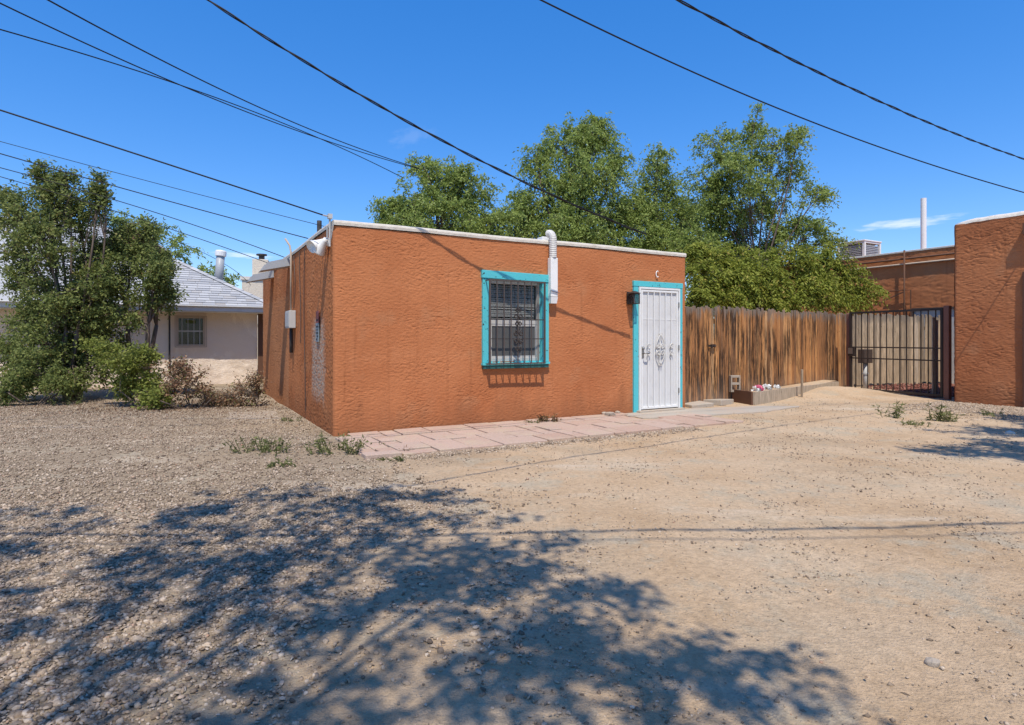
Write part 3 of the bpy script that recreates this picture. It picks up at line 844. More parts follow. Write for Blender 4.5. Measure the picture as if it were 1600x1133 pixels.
irregular('concrete_pad', [W2(4.62, -.66), W2(6.2, -.9), W2(7.0, -1.0), W2(8.3, -.75), W2(7.7, -.35), W2(6.6, -.12), W2(6.3, -.03), W2(4.62, -.03)], .016, .06, 'concrete')
sx0, sy0 = L2(*GP(340, 656)); sx1, sy1 = L2(*GP(448, 645))
irregular('concrete_slab', [GP(352, 655), GP(446, 655), GP(425, 643), GP(358, 644)], .004, .05, 'dusty_slab', .05, 3)

# ------------------------------------------------------------------ neighbour house
NY = 10.87
nb_h = thing('shingled_house', 'pale stucco house with grey shingled hip roof behind the shrubs', 'house', (AX, AY, 0), TH)
nxr = front_uz(402, 530, NY)[0]
n_l = nxr - 12.0
wz = [front_uz(298, y, NY)[1] for y in (494, 541)]
wx = [front_uz(x, 515, NY)[0] for x in (275, 321)]
plaster('wall', M['pale_stucco'], nb_h, nxr - n_l, 2.35, .06, lambda U, Z: np.stack([n_l + U, U * 0 + NY, Z - .05], -1), (0, -1, 0),
        holes=[(wx[0] - n_l, wx[1] - n_l, wz[1] + .05, wz[0] + .05)], amp=.012, fr=5, aniso=1.2, wave=.02)
MB().box(nxr - .2, nxr, NY + .02, NY + 8, -.05, 2.3).obj('wall', 'pale_stucco', nb_h)
MB().box(n_l, n_l + .2, NY + .02, NY + 8, -.05, 2.3).obj('wall', 'pale_stucco', nb_h)
OV = .62
ez = CAM_H + (HZ - 478) / F_PX * (W2(nxr - 1, NY - OV)[1])
er = nxr + .42
# roof pitch from the hip seen in the photograph: it rises from the right eave corner to about (262, 402)
def hip_px(s, p):
    x, y = W2(er - s, NY - OV + s); return 800 + x / y * F_PX, HZ - (ez + p * s - CAM_H) / y * F_PX
best = min(((abs(hip_px(s, p)[0] - 262) + abs(hip_px(s, p)[1] - 402), s, p) for s in np.arange(.5, 6, .1) for p in np.arange(.2, 1.2, .02)))
pitch = best[2]; HS = 4.7
eye_y = NY - OV
v = [(er, eye_y, ez), (n_l - .5, eye_y, ez), (n_l - .5 + HS, eye_y + HS, ez + pitch * HS), (er - HS, eye_y + HS, ez + pitch * HS), (er, eye_y + 2 * HS, ez), (n_l - .5, eye_y + 2 * HS, ez)]
v += [(p[0], p[1], p[2] - .06) for p in v]
roof = link_mesh('roof', v, [(1, 0, 3, 2), (0, 4, 3), (4, 5, 2, 3), (5, 1, 2), (6, 7, 8, 9), (10, 6, 9), (11, 10, 9, 8), (7, 11, 8), (0, 1, 7, 6), (4, 0, 6, 10), (5, 4, 10, 11), (1, 5, 11, 7)], M['shingle'], nb_h)
slope_len = math.hypot(1, pitch); exp_h = .145
ang = math.atan(pitch)
var = []
for wdt in (.31, .24, .36):
    b = MB().add([(-wdt / 2 + .005, -.01, .026), (wdt / 2 - .005, -.01, .026), (wdt / 2 - .004, .18, .003), (-wdt / 2 + .004, .18, .003),
                  (-wdt / 2 + .004, -.01, .001), (wdt / 2 - .004, -.01, .001)], [(0, 1, 2, 3), (0, 4, 5, 1), (0, 3, 4), (1, 5, 2)])
    o = b.obj('shingle', 'shingle', roof); var.append((wdt, o, [False]))
sh = random.Random(5)
cnt = 0; rest = MB()
rows = int(HS * slope_len / exp_h)
for rI in range(rows):
    sd = rI * exp_h; d = sd / slope_len                    # plan distance from the eave
    x = er - d - .02 - (rI % 2) * .12
    while x > er - 5.6 - .1 * sh.random():
        wdt, o, used = sh.choice(var)
        z = ez + d * pitch + .004
        loc = (x - wdt / 2, eye_y + d, z)
        if loc[0] - wdt / 2 < er - 5.7: break
        if cnt < 300:
            t = o if not used[0] else part_copy(o, roof)
            used[0] = True
            t.location = loc; t.rotation_euler = (ang, 0, sh.uniform(-.012, .012)); cnt += 1
        else:
            mm = Matrix.Translation(loc) @ Matrix.Rotation(ang, 4, 'X')
            me = o.data
            rest.add([mm @ vv.co for vv in me.vertices], [tuple(pg.vertices) for pg in me.polygons])
        x -= wdt
if rest.v: stuff(rest.obj('shingle_courses', 'shingle', roof))
MB().box(n_l - .5, er - .005, eye_y - .03, eye_y - .002, ez - .15, ez - .005).obj('fascia', 'grey_trim', nb_h, bevel=.004)
MB().box(n_l - .5, er - .02, eye_y + .0, NY + .3, ez - .17, ez - .155).obj('soffit', 'grey_trim', nb_h)
b = MB().box(n_l - .5, er, eye_y - .10, eye_y - .033, ez - .03, ez + .004); b.obj('gutter', 'grey_trim', nb_h, bevel=.01)
hv = (HS) / 16
b = MB()
for k in range(17):
    s0 = k * hv
    b.box(er - s0 - .12, er - s0 + .1, eye_y + s0 - .02, eye_y + s0 + .2, ez + pitch * s0 - .02, ez + pitch * s0 + .045)
# hip caps
hip = None
for k in range(22):
    s0 = k * HS / 22 + .05
    if hip is None:
        L_ = HS / 22 * math.sqrt(2 + pitch * pitch) * 1.12
        hb = MB().add([(-.11, -L_ / 2, 0), (0, -L_ / 2, .05), (.11, -L_ / 2, 0), (-.11, L_ / 2, -.012), (0, L_ / 2, .035), (.11, L_ / 2, -.012)], [(0, 1, 4, 3), (1, 2, 5, 4), (0, 2, 1)])
        hip = hb.obj('hip_cap', 'shingle', roof); t = hip
    else: t = part_copy(hip, roof)
    t.location = (er - s0, eye_y + s0, ez + pitch * s0 + .012)
    t.rotation_euler = Matrix(((0, 0, 0), (0, 0, 0), (0, 0, 0))).to_euler() if False else Vector((-1, 1, pitch)).to_track_quat('Y', 'Z').to_euler()
# window of the neighbour house
w0, w1, z0, z1 = wx[0], wx[1], wz[1], wz[0]
nw = MB().box(w0, w0 + .06, NY + .01, NY + .12, z0, z1).box(w1 - .06, w1, NY - .03, NY + .12, z0, z1).box(w0 + .06, w1 - .06, NY - .03, NY + .12, z1 - .06, z1).box(w0 + .06, w1 - .06, NY - .03, NY + .12, z0, z0 + .05).obj('window', 'conduit', nb_h, bevel=.004)
MB().box(w0 + .06, w1 - .06, NY + .08, NY + .085, z0 + .05, z1 - .06).obj('pane', 'glass', nw)
MB().box(w0 + .06, w1 - .06, NY + .06, NY + .09, (z0 + z1) / 2 - .02, (z0 + z1) / 2 + .02).obj('meeting_rail', 'window_white', nw)
MB().box((w0 + w1) / 2 - .12, (w0 + w1) / 2 + .12, NY + .072, NY + .078, z1 - .20, z1 - .11).obj('sticker', M['bright_leaf'], nw)
MB().box(w0 + .03, w1 - .03, NY + .3, NY + .32, z0, z1).obj('room_dark_backing', 'dark_room', nb_h)  # dark sheet painted as the shade inside the room
ng = MB().bar((w0 - .02, NY - .12, z0 - .02), (w1 + .02, NY - .12, z0 - .02), .025).bar((w0 - .02, NY - .12, z1 + .0), (w1 + .02, NY - .12, z1 + .0), .025) \
    .bar((w0 - .02, NY - .12, z0 - .02), (w0 - .02, NY - .12, z1), .025).bar((w1 + .02, NY - .12, z0 - .02), (w1 + .02, NY - .12, z1), .025)
for x in (w0 - .02, w1 + .02):
    for z in (z0 - .02, z1): ng.bar((x, NY - .12, z), (x, NY - .02, z), .02)
ng = ng.obj('window_grille', 'conduit', nb_h)
b0 = None
for k in range(1, 5):
    x = w0 + (w1 - w0) * k / 5
    if b0 is None: b0 = MB().bar((0, 0, z0 - .02), (0, 0, z1), .014).obj('grille_bar', 'window_white', ng); b0.location = (x, NY - .12, 0)
    else: part_copy(b0, ng, (x, NY - .12, 0))
cxp = front_uz(265, 530, NY)[0]
MB().tube([(cxp, NY - .05, .3), (cxp, NY - .05, ez - .17)], .022, 8).obj('conduit', 'dark_pipe', nb_h)
# flue and attic gable
d = HS * .62
fx, fy = er - 3.15 , eye_y + 5.0
flp = PX(330, 428, W2(fx, fy)[1])
fl_l = L2(flp.x, flp.y)
ftop = CAM_H + (HZ - 393) / F_PX * flp.y
fb = MB().lathe([(.13, ez + .9), (.13, ftop - .12)], 16).obj('flue_pipe', 'galv', nb_h, smooth=True); fb.location = (fl_l[0], fl_l[1], 0)
fc = MB().lathe([(.13, ftop - .14), (.175, ftop - .12), (.175, ftop + .02), (.15, ftop + .06), (0, ftop + .07)], 16).obj('cap', 'white_metal', fb, smooth=False)
fb.rotation_euler = (0, R(4), 0)
gp = PX(205, 378, W2(-6.0, eye_y + HS - .9)[1]); glx, gly = L2(gp.x, gp.y); gz_ = gp.z
b = MB().add([(-.9, 0, -.25), (.9, 0, -.25), (0, 0, .45), (-.9, 2, -.25), (.9, 2, -.25), (0, 2, .45)], [(0, 1, 2), (0, 2, 5, 3), (1, 4, 5, 2)])
gv = b.obj('attic_gable', 'brown_board', nb_h); gv.location = (glx, gly, gz_)
for s in (-1, 1):
    b = MB(); b.add([(0, -.12, .50), (s * 1.0, -.12, -.26), (s * 1.0, 1.9, -.26), (0, 1.9, .50), (0, -.12, .45), (s * 1.0, -.12, -.31), (s * 1.0, 1.9, -.31), (0, 1.9, .45)],
                    [(0, 1, 2, 3), (4, 7, 6, 5), (0, 4, 5, 1), (1, 5, 6, 2), (2, 6, 7, 3)])
    o = b.obj('gable_roof', 'shingle', nb_h); o.location = (glx, gly, gz_)

# brown boards closing the gap between the houses
gb = thing('board_gate', 'dark brown board gate in the gap between the two houses', 'gate', WV(nxr + .01, NY - .02, 0), TH)
for k in range(5):
    MB().box(k * .145 + .003, k * .145 + .142, -.012, .012, .02, 2.0 + random.uniform(-.02, .02)).obj('plank', 'brown_board', gb)
MB().box(0, .72, .014, .05, .4, .49).box(0, .72, .014, .05, 1.6, 1.69).obj('rail', 'brown_board', gb)

# pale building with chimney far behind the gap
cyd = 25.0
p0, p1 = PX(378, 432, cyd), PX(470, 470, cyd)
cb = thing('chimney_house', 'distant cream stucco building with square chimney above the gap', 'building', (p0.x, cyd, 0), TH * .6)
MB().box(0, 5.5, 0, 5, 0, PX(390, 437, cyd).z).obj('wall', 'cream', cb)
o = MB().box(-.06, 5.56, -.06, 5.06, PX(390, 437, cyd).z, PX(390, 432, cyd).z).obj('coping', 'coping', cb)
ct = PX(400, 402, cyd).z
MB().box(.35, .98, .4, 1.0, 2.5, ct).obj('chimney', 'cream', cb, bevel=.02)
MB().lathe([(.12, ct), (.12, ct + .18), (.22, ct + .19), (.22, ct + .25), (0, ct + .27)], 10).obj('chimney_cap', 'dark_pipe', cb).location = (.7, .7, 0)
pw = thing('white_parapet', 'white sunlit parapet wall just beyond the adobe house', 'wall', WV(-.2, 10.9, 0), TH)
zt = PX(440, 394, WV(1.2, 11, 0).y).z
MB().add([(.75, 0, 0), (4.5, 0, 0), (4.5, .25, 0), (.75, .25, 0), (.75, 0, 2.6), (4.5, 0, zt + .5), (4.5, .25, zt + .5), (.75, .25, 2.6)], [(0, 1, 5, 4), (1, 2, 6, 5), (2, 3, 7, 6), (3, 0, 4, 7), (4, 5, 6, 7)]).obj('masonry', 'coping', pw)

# ------------------------------------------------------------------ plank fence
fence = thing('plank_fence', 'tall weathered brown plank fence with black stains, running right from the house', 'fence', (AX, AY, 0), TH)
frn = random.Random(11)
pvars = []
def plank_mesh(w, h, kind):
    b = MB(); n = 5; v = []; f = []
    cut = frn.uniform(.015, .03)
    top = [(-w / 2, h - cut), (-w / 2 + cut * .8, h + frn.uniform(-.012, .004)), (w / 2 - cut * .8, h + frn.uniform(-.012, .004)), (w / 2, h - cut - frn.uniform(0, .02))]
    prof = [(-w / 2, 0.0)] + top + [(w / 2, 0.0)]
    k = len(prof)
    bow = frn.uniform(-.006, .006)
    for y in (-.009, .009):
        for (x, z) in prof: v.append((x, y + bow * (z / h), z))
    f = [tuple(range(k)), tuple(range(2 * k - 1, k - 1, -1))] + [(i, i + k, (i + 1) % k + k, (i + 1) % k) for i in range(k)]
    b.add(v, f); return b
def run(fobj, p0, p1, mat, z0, h, wlo=.082, whi=.125, stag=.005, lap=(.007, .016), protos=None):
    p0, p1 = Vector((*p0, 0)), Vector((*p1, 0)); L_ = (p1 - p0).length; dv_ = (p1 - p0).normalized()
    rz = math.atan2(dv_.y, dv_.x); s = 0
    if protos is None:
        protos = [[w_, plank_mesh(w_, h, k).obj('plank', mat, fobj), False] for k, w_ in enumerate((.07, .078, .085, .092, .10, .082))]
    while s < L_:
        pr_ = frn.choice(protos)
        o = pr_[1] if not pr_[2] else part_copy(pr_[1], fobj)
        pr_[2] = True
        c = p0 + dv_ * (s + pr_[0] / 2)
        c = c + Vector((-dv_.y, dv_.x, 0)) * frn.uniform(-stag, stag)
        o.location = (c.x, c.y, z0 + frn.uniform(-.05, .035)); o.rotation_euler = (frn.uniform(-.008, .008), frn.uniform(-.0025, .0025), rz + frn.uniform(-.06, .06))
        s += pr_[0] - frn.uniform(*lap)
    for pr_ in protos:
        if not pr_[2]: bpy.data.objects.remove(pr_[1])
FA, FB = (6.20, .28), (13.2, 1.45)
run(fence, FA, FB, 'fence_wood', .02, 1.87)
fdir = (Vector(FB) - Vector(FA)).normalized(); fn = Vector((-fdir.y, fdir.x))
for z in (.35, 1.0, 1.6):
    a0 = Vector(FA) + fn * .045; a1 = Vector(FB) + fn * .045
    MB().bar((a0.x, a0.y, z), (a1.x, a1.y, z), .04, .09).obj('rail', 'grey_wood', fence)
for t in (0.02, .25, .5, .75, .98):
    c = Vector(FA).lerp(Vector(FB), t) + fn * .11
    MB().bar((c.x, c.y, -.05), (c.x, c.y, 1.8), .09).obj('post', 'grey_wood', fence)
# latch on the fence door
lp = Vector(FA) + fdir * 1.05 - fn * .03
rzf = math.atan2(fdir.y, fdir.x)
lt_ = MB().box(-.07, .07, -.014, 0, -.02, .02).box(-.02, .02, -.04, -.014, -.045, .03).box(.08, .15, -.014, 0, -.03, .03).tube([(-.02, -.03, 0), (.13, -.03, .0)], .009, 6).obj('latch', 'black_iron', fence)
lt_.location = (lp.x, lp.y, 1.12); lt_.rotation_euler = (0, 0, rzf)

rear = thing('grey_fence', 'pale grey weathered plank fence standing behind the iron gate', 'fence', (AX, AY, 0), TH)
q1 = L2(*W2(0, 0)); e1 = L2(690 / F_PX * 16.9, 16.9)
run(rear, (13.3, 1.62), e1, 'grey_wood', .05, 1.86, stag=.012, lap=(-.010, .004))
RA, RB = Vector((13.3, 1.62)), Vector(e1); rd = (RB - RA).normalized(); rn = Vector((-rd.y, rd.x))
for z in (.4, 1.55):
    a0, a1 = RA + rn * .05, RB + rn * .05
    MB().bar((a0.x, a0.y, z), (a1.x, a1.y, z), .04, .09).obj('rail', 'grey_wood', rear)

# ------------------------------------------------------------------ right-hand building
rb = thing('adobe_building', 'large brown-orange stucco building with rounded parapet at the right edge', 'building', (AX, AY, 0), TH)
BX, BY0, BH = 11.76, -1.66, 3.55
plaster('wall', M['adobe_dark'], rb, 4.6, BH, .016, lambda U, Z: np.stack([U * 0 + BX, BY0 - U, Z - .03], -1), (-1, 0, 0), amp=.0065, fr=8, aniso=2.2, round_left=.06, wave=.008)
MB().box(BX + .05, BX + 8, BY0 - 4.6, BY0 - .0, -.05, BH - .06).obj('core', 'adobe_dark', rb)
plaster('wall', M['adobe_dark'], rb, 7.9, BH, .08, lambda U, Z: np.stack([BX + .06 + U, U * 0 + BY0 + .012, Z - .03], -1), (0, 1, 0), amp=.01)
prof = [(-.005, -.03), (.01, .015), (.05, .05), (.12, .065), (.3, .06), (.3, -.1)]
v = []; f = []; n = 40
for i in range(n + 1):
    y = BY0 + .0 - 4.6 * i / n; e = min(1, i / 3); jz = random.uniform(-.006, .006) - (1 - e) ** 2 * .05
    for (x, z) in prof: v.append((BX + x + (1 - e) ** 2 * .03, y, BH + z + jz))
k = len(prof)
for i in range(n):
    for j in range(k - 1): f.append((i * k + j, (i + 1) * k + j, (i + 1) * k + j + 1, i * k + j + 1))
f.append(tuple(range(k)))
MB().add(v, f).obj('coping', 'coping', rb, smooth=True)
# spout whose shadow crosses the wall, and the brown trim at the edge
b = MB().box(-.13, 0.05, -.17, .17, 0, .03).box(-.13, 0.05, -.19, -.17, 0, .2).box(-.13, 0.05, .17, .19, 0, .2)
o = b.obj('roof_spout', 'brown_board', rb); o.location = (BX + .0, -3.02, 3.15)
tv = None
ty = -2.80
MB().box(BX - .06, BX + .02, ty - .14, ty, -.02, 2.48).obj('door_trim', 'brown_board', rb, bevel=.005)
MB().box(BX - .055, BX + .02, ty - 1.1, ty - .14, 2.34, 2.478).obj('door_trim', 'brown_board', rb, bevel=.005)
MB().box(BX - .02, BX + .02, ty - 1.1, ty - .14, 0, 2.338).obj('side_door', 'brown_iron', rb)
# rear wing
WX, WT = 17.2, 3.86
plaster('wall', M['adobe_dark'], rb, 11.0, WT, .045, lambda U, Z: np.stack([U * 0 + WX, 9.3 - U, Z - .03], -1), (-1, 0, 0), amp=.010, fr=4.5, aniso=2.0, wave=.008)
MB().box(WX + .05, WX + 7, -1.6, 9.3, -.05, WT - .06).obj('core', 'adobe_dark', rb)
MB().box(WX - .02, WX + .3, -1.7, 9.3, WT - .03, WT + .025).obj('coping', 'coping', rb, bevel=.01)
MB().tube([(WX - .06, -1.6, WT - .22), (WX - .06, 9.3, WT - .22)], .028, 8).obj('conduit', 'brown_board', rb, smooth=True)
MB().tube([(WX - .06, -1.6, WT - .38), (WX - .06, 9.3, WT - .38)], .026, 8).obj('conduit', 'conduit', rb, smooth=True)
def on_wing(px, py, off=.08):
    k_ = (px - 800) / F_PX
    Y = ((WX - off) + 1.6 * 0 - (2.29 * CT - 7.7 * ST)) / (k_ * CT + ST)
    p = Vector((k_ * Y, Y)); l = L2(p.x, p.y); return l[0], l[1], CAM_H - (py - HZ) / F_PX * Y
p_ = on_wing(1413, 385, .12)
MB().tube([(p_[0], p_[1], WT + .03), (p_[0], p_[1], .6)], .025, 8).obj('drain_pipe', 'brown_board', rb, smooth=True)
q_ = on_wing(1390, 455, .1); q2 = on_wing(1423, 453, .1); q3 = on_wing(1423, 490, .1)
MB().tube([(q_[0], q_[1], q_[2]), (q2[0], q2[1], q2[2]), (q3[0], q3[1], q3[2] - 1)], .018, 6).obj('drain_pipe', 'brown_board', rb)
q_ = on_wing(1365, 478, .1); q2 = on_wing(1412, 456, .1)
MB().tube([tuple(q_), tuple(q2)], .012, 5).obj('cable', 'brown_iron', rb)
d1 = on_wing(1424, 482, .03); d2 = on_wing(1486, 482, .03)
fr_ = MB().box(WX - .08, WX + .01, d2[1] - .3, d1[1], d1[2] - .06, d1[2]).box(WX - .08, WX + .01, d1[1] - .08, d1[1], 0, d1[2] - .06).obj('door_frame', 'brown_iron', rb)
MB().box(WX - .03, WX + .005, d2[1] - .3, d1[1] - .08, 0, d1[2] - .06).obj('side_door', 'grey_box', rb)
sp = PX(1443, 383, 19.6); sl_ = L2(sp.x, sp.y)
MB().lathe([(.085, WT - .3), (.085, PX(1443, 310, 19.6).z), (.07, PX(1443, 310, 19.6).z), (.07, 5)], 14).obj('stack_pipe', 'white_metal', rb, smooth=False).location = (sl_[0], sl_[1], 0)
# rooftop cooler
ap = PX(1342, 393, 21.6); al = L2(ap.x, ap.y)
ac = thing('rooftop_cooler', 'white metal cooler frame on the flat roof above the leafy tree', 'cooler', (ap.x, ap.y, WT - .06), TH)
aw, ah = .46, PX(1342, 381, 21.6).z - (WT - .06)
b = MB()
for x in (-aw, aw):
    for y in (-aw, aw): b.box(x - .04, x + .04, y - .04, y + .04, 0, ah)
for z in (ah - .06, .15):
    for s in (-aw, aw): b.box(-aw, aw, s - .035, s + .035, z, z + .055); b.box(s - .035, s + .035, -aw, aw, z + .002, z + .053)
b.obj('frame', 'white_metal', ac)
MB().box(-aw - .06, aw + .06, -aw - .06, aw + .06, ah, ah + .05).obj('top_pan', 'white_metal', ac, bevel=.01)
for s in (-1, 1):
    b = MB()
    for k in range(9): b.box(-aw + .05, aw - .05, s * aw - .012, s * aw + .012, .24 + k * (ah - .34) / 9, .24 + k * (ah - .34) / 9 + .03)
    b.obj('louvre_panel', 'galv', ac)
    b = MB()
    for k in range(9): b.box(s * aw - .012, s * aw + .012, -aw + .05, aw - .05, .24 + k * (ah - .34) / 9, .24 + k * (ah - .34) / 9 + .03)
    b.obj('louvre_panel', 'galv', ac)
MB().box(-aw + .1, aw - .1, -aw + .1, aw - .1, .1, ah - .05).obj('tank', 'grey_box', ac)

# ------------------------------------------------------------------ iron gate
g0, g1 = Vector(GP(1328, 611)), Vector(GP(1474, 624))
gt = thing('iron_gate', 'black iron bar gate with a red-brown post beside the right building', 'gate', (g0.x, g0.y, 0), math.atan2(g1.y - g0.y, g1.x - g0.x))
GL = (g1 - g0).length; GT = 1.90
b = MB().box(0, .05, -.025, .025, .05, GT).box(GL - .05, GL, -.025, .025, .05, GT).box(.05, GL - .05, -.025, .025, GT - .045, GT).box(.05, GL - .05, -.025, .025, .05, .095)
b.obj('frame', 'black_iron', gt)
for zz in (1.06, .80): MB().box(.05, GL - .05, -.014, .014, zz - .014, zz + .014).obj('mid_rail', 'black_iron', gt)
b0 = None
# spacing measured in the photograph: even across the frame
nbar = 14
for i in range(1, nbar):
    x = GL * i / nbar
    if b0 is None: b0 = MB().box(-.0085, .0085, -.0085, .0085, .095, GT - .045).obj('gate_bar', 'black_iron', gt); b0.location = (x, 0, 0)
    else: part_copy(b0, gt, (x, 0, 0))
MB().box(-.03, .14, -.035, .035, .84, 1.06).obj('lock_box', 'black_iron', gt, bevel=.004)
MB().box(-.02, .10, -.042, -.036, .90, 1.04).obj('lock_plate', 'steel', gt)
MB().box(GL + .03, GL + .135, -.05, .05, -.05, 1.94).obj('post', 'rust_post', gt, bevel=.006)
MB().box(-.12, -.03, .02, .12, -.05, 1.86).obj('post', 'rust_post', gt, bevel=.006)
for zz in (.35, 1.6): MB().tube([(GL + .015, 0, zz - .06), (GL + .015, 0, zz + .06)], .016, 8).obj('hinge', 'black_iron', gt)
# filler planks between the gate post and the wall
fp = thing('filler_planks', 'two narrow bleached boards between gate post and right building', 'boards', (g1.x, g1.y, 0), TH)
fpo = L2(g1.x, g1.y)
for k in range(2):
    MB().box(.2 + k * .12, .31 + k * .12, .30, .32, .03, 1.72 - k * .06).obj('plank', 'timber', fp)

# post with box behind the gate
mp = GP(1352, 609)
pm = thing('box_post', 'grey pipe post with a dark box behind the iron gate', 'post', (mp[0], mp[1], 0), TH)
MB().tube([(0, 0, -.03), (0, 0, .66)], .055, 10).obj('pipe', 'grey_box', pm, smooth=True)
MB().lathe([(.075, .38), (.075, .42)], 12).obj('collar', 'grey_box', pm)
MB().box(-.17, .17, -.09, .09, .66, 1.0).obj('box', 'brown_iron', pm, bevel=.01)
# red gravel inside the gate
rgp = [GP(1385, 609), (g1.x - .3, g1.y + .9), (g1.x + .9, g1.y + 1.2), (11.9, 16.4), GP(1395, 602)]
o = irregular('red_gravel_bed', [(8.55, 14.2), (9.0, 12.75), (10.2, 13.2), (12.3, 16.6), (9.6, 15.7)], .022, .05, 'red_gravel', .06, 9)

# ------------------------------------------------------------------ timber planter, block, stones, flowers
plr = thing('timber_planter', 'low grey timber planter edge half buried in sand by the fence', 'planter', (AX, AY, 0), TH)
c0 = (7.79, -.13)
e0 = (7.97 - .06, .46)
e1p = (12.1, .95)
def board(name, p, q, z0a, z1a, z0b, z1b, th, mat, seg=14):
    p, q = Vector((*p, 0)), Vector((*q, 0)); d_ = (q - p).normalized(); n_ = Vector((-d_.y, d_.x, 0)) * th / 2
    v = []; f = []
    for i in range(seg + 1):
        t = i / seg; c = p.lerp(q, t); za = z0a + (z0b - z0a) * t; zb = z1a + (z1b - z1a) * t + random.uniform(-.006, .006)
        for s in (-1, 1):
            for z in (za, zb): v.append(c + n_ * s + Vector((0, 0, z)))
    for i in range(seg):
        a0_ = i * 4; b0_ = a0_ + 4
        f += [(a0_, a0_ + 1, b0_ + 1, b0_), (a0_ + 2, b0_ + 2, b0_ + 3, a0_ + 3), (a0_ + 1, a0_ + 3, b0_ + 3, b0_ + 1)]
    f += [(0, 2, 3, 1), (seg * 4, seg * 4 + 1, seg * 4 + 3, seg * 4 + 2)]
    return MB().add(v, f).obj(name, mat, plr)
board('board', (c0[0] - .02, c0[1] + .02), e0, -.03, .25, -.03, .255, .045, 'brown_board', 5)
board('board', c0, e1p, -.04, .245, .0, .235, .05, 'timber')
MB().bar((9.62, .16, -.02), (9.60, .14, .62), .035).obj('stake', 'grey_wood', plr)
v = [(c0[0] + .05, c0[1] + .08, .16), (e0[0] + .05, e0[1], .16), (12.0, 1.25, .26), (e1p[0], e1p[1] + .03, .25)]
o = link_mesh('soil', v, [(0, 3, 2, 1)], M['ground'], plr)
bl = thing('concrete_block', 'pale hollow concrete block standing on end at the planter corner', 'block', WV(7.93, .44, .20), TH + .25)
b = MB()
b.box(-.045, .045, -.10, -.075, 0, .33).box(-.045, .045, .075, .10, 0, .33)
for z0_, z1_ in ((0, .045), (.142, .188), (.285, .33)): b.box(-.045, .045, -.075, .075, z0_, z1_)
b.obj('shell', 'block', bl, bevel=.005)
bl.rotation_euler = (0, 0, TH + R(70))
tl = tag(MB().box(-.28, .28, -.20, .20, -.05, .06).obj('stepping_stone', 'concrete', bevel=.012), 'flat square stepping stone at the fence foot, nearest the door', 'stone', 'stepping stones by the fence')
x, y = GP(1091, 637); tl.location = (x, y + .2, .01); tl.rotation_euler = (.03, -.02, TH)
t2 = part_copy(tl, None); x, y = GP(1127, 633); t2.location = (x, y + .2, .03); t2.rotation_euler = (-.05, .04, TH + .3)
t2['label'] = 'tilted flat stepping stone between the other stone and the planter'
fb_ = thing('flower_bunch', 'pink and white artificial flowers lying in the timber planter', 'flowers', WV(8.35, .22, .20), TH)
def bloom(name, mat, loc, r, n):
    b = MB(); q = random.Random(int(loc[0] * 1000) + n)
    for i in range(n):
        an = q.uniform(0, 6.28); el = q.uniform(.1, 1.3); d_ = Vector((math.cos(an) * math.cos(el), math.sin(an) * math.cos(el), math.sin(el)))
        s_ = d_.orthogonal().normalized() * r * .35; u_ = d_.cross(s_.normalized()) * r * .35
        c_ = Vector(loc)
        b.add([c_, c_ + d_ * r * .6 + s_, c_ + d_ * r + u_ * .3, c_ + d_ * r * .6 - s_, c_ + d_ * r * .75 + u_], [(0, 1, 4), (1, 2, 4), (2, 3, 4), (3, 0, 4)])
    return b.obj(name, mat, fb_)
bloom('pink_bloom', 'pink', (0, 0, .02), .13, 22); bloom('pale_bloom', 'white_petal', (-.1, -.02, .03), .11, 10)
bloom('white_bloom', 'white_petal', (.28, .02, .04), .12, 18); bloom('white_bloom', 'white_petal', (.62, .05, .04), .09, 16)

# ------------------------------------------------------------------ foliage
def unit(a): return a / np.maximum(1e-9, np.linalg.norm(a, axis=-1, keepdims=True))
def leaves_mesh(name, mat, parent, origin, o, d, L, n, leaf, width, droop, rg, regular=.0, tone_spray=.35, jitter=.03):
    """o, d, L: the twigs; n leaves along each. Every leaf is a small folded diamond."""
    m = len(o)
    t = (np.arange(n)[None, :] + rg.random((m, n)) * (1 - regular)) / n
    pos = o[:, None, :] + d[:, None, :] * (L[:, None] * t)[..., None]
    pos[..., 2] -= droop * (L[:, None] * t ** 2)
    pos += rg.normal(size=pos.shape) * jitter
    up = np.array([0, 0, 1.0])
    side = unit(np.cross(d, up) + 1e-4)
    sgn = np.where(np.arange(n) % 2 == 0, 1.0, -1.0)[None, :, None]
    tang = d[:, None, :] + np.array([0, 0, -1.0]) * (2 * droop * t)[..., None]
    ax = unit(tang * .45 + side[:, None, :] * sgn * (1.0 if regular else .7) + rg.normal(size=pos.shape) * (.18 if regular else .6) + np.array([0, 0, -.28]))
    nrm = unit(rg.normal(size=pos.shape) * (.45 if regular else 1.0) + np.array([0, 0, .7 if regular else .35]))
    wv = unit(np.cross(ax, nrm)); nrm = np.cross(wv, ax)
    ll = leaf * (.65 + .7 * rg.random((m, n)))[..., None]; ww = width * (.7 + .6 * rg.random((m, n)))[..., None]
    a = pos; b = pos + ax * ll * .45 + wv * ww * .5 + nrm * ww * .12; c = pos + ax * ll - nrm * ll * .08; e = pos + ax * ll * .45 - wv * ww * .5 + nrm * ww * .12
    V = np.stack([a, b, c, e], 2).reshape(-1, 3) - np.array(origin)
    F = np.arange(len(V)).reshape(-1, 4)
    tone = np.clip(rg.random((m, 1)) * tone_spray + rg.random((m, n)) * (1 - tone_spray) + rg.normal(size=(m, 1)) * .05, 0, 1)
    return link_mesh(name, V, F, M[mat], parent, attr=np.repeat(tone.ravel(), 4))
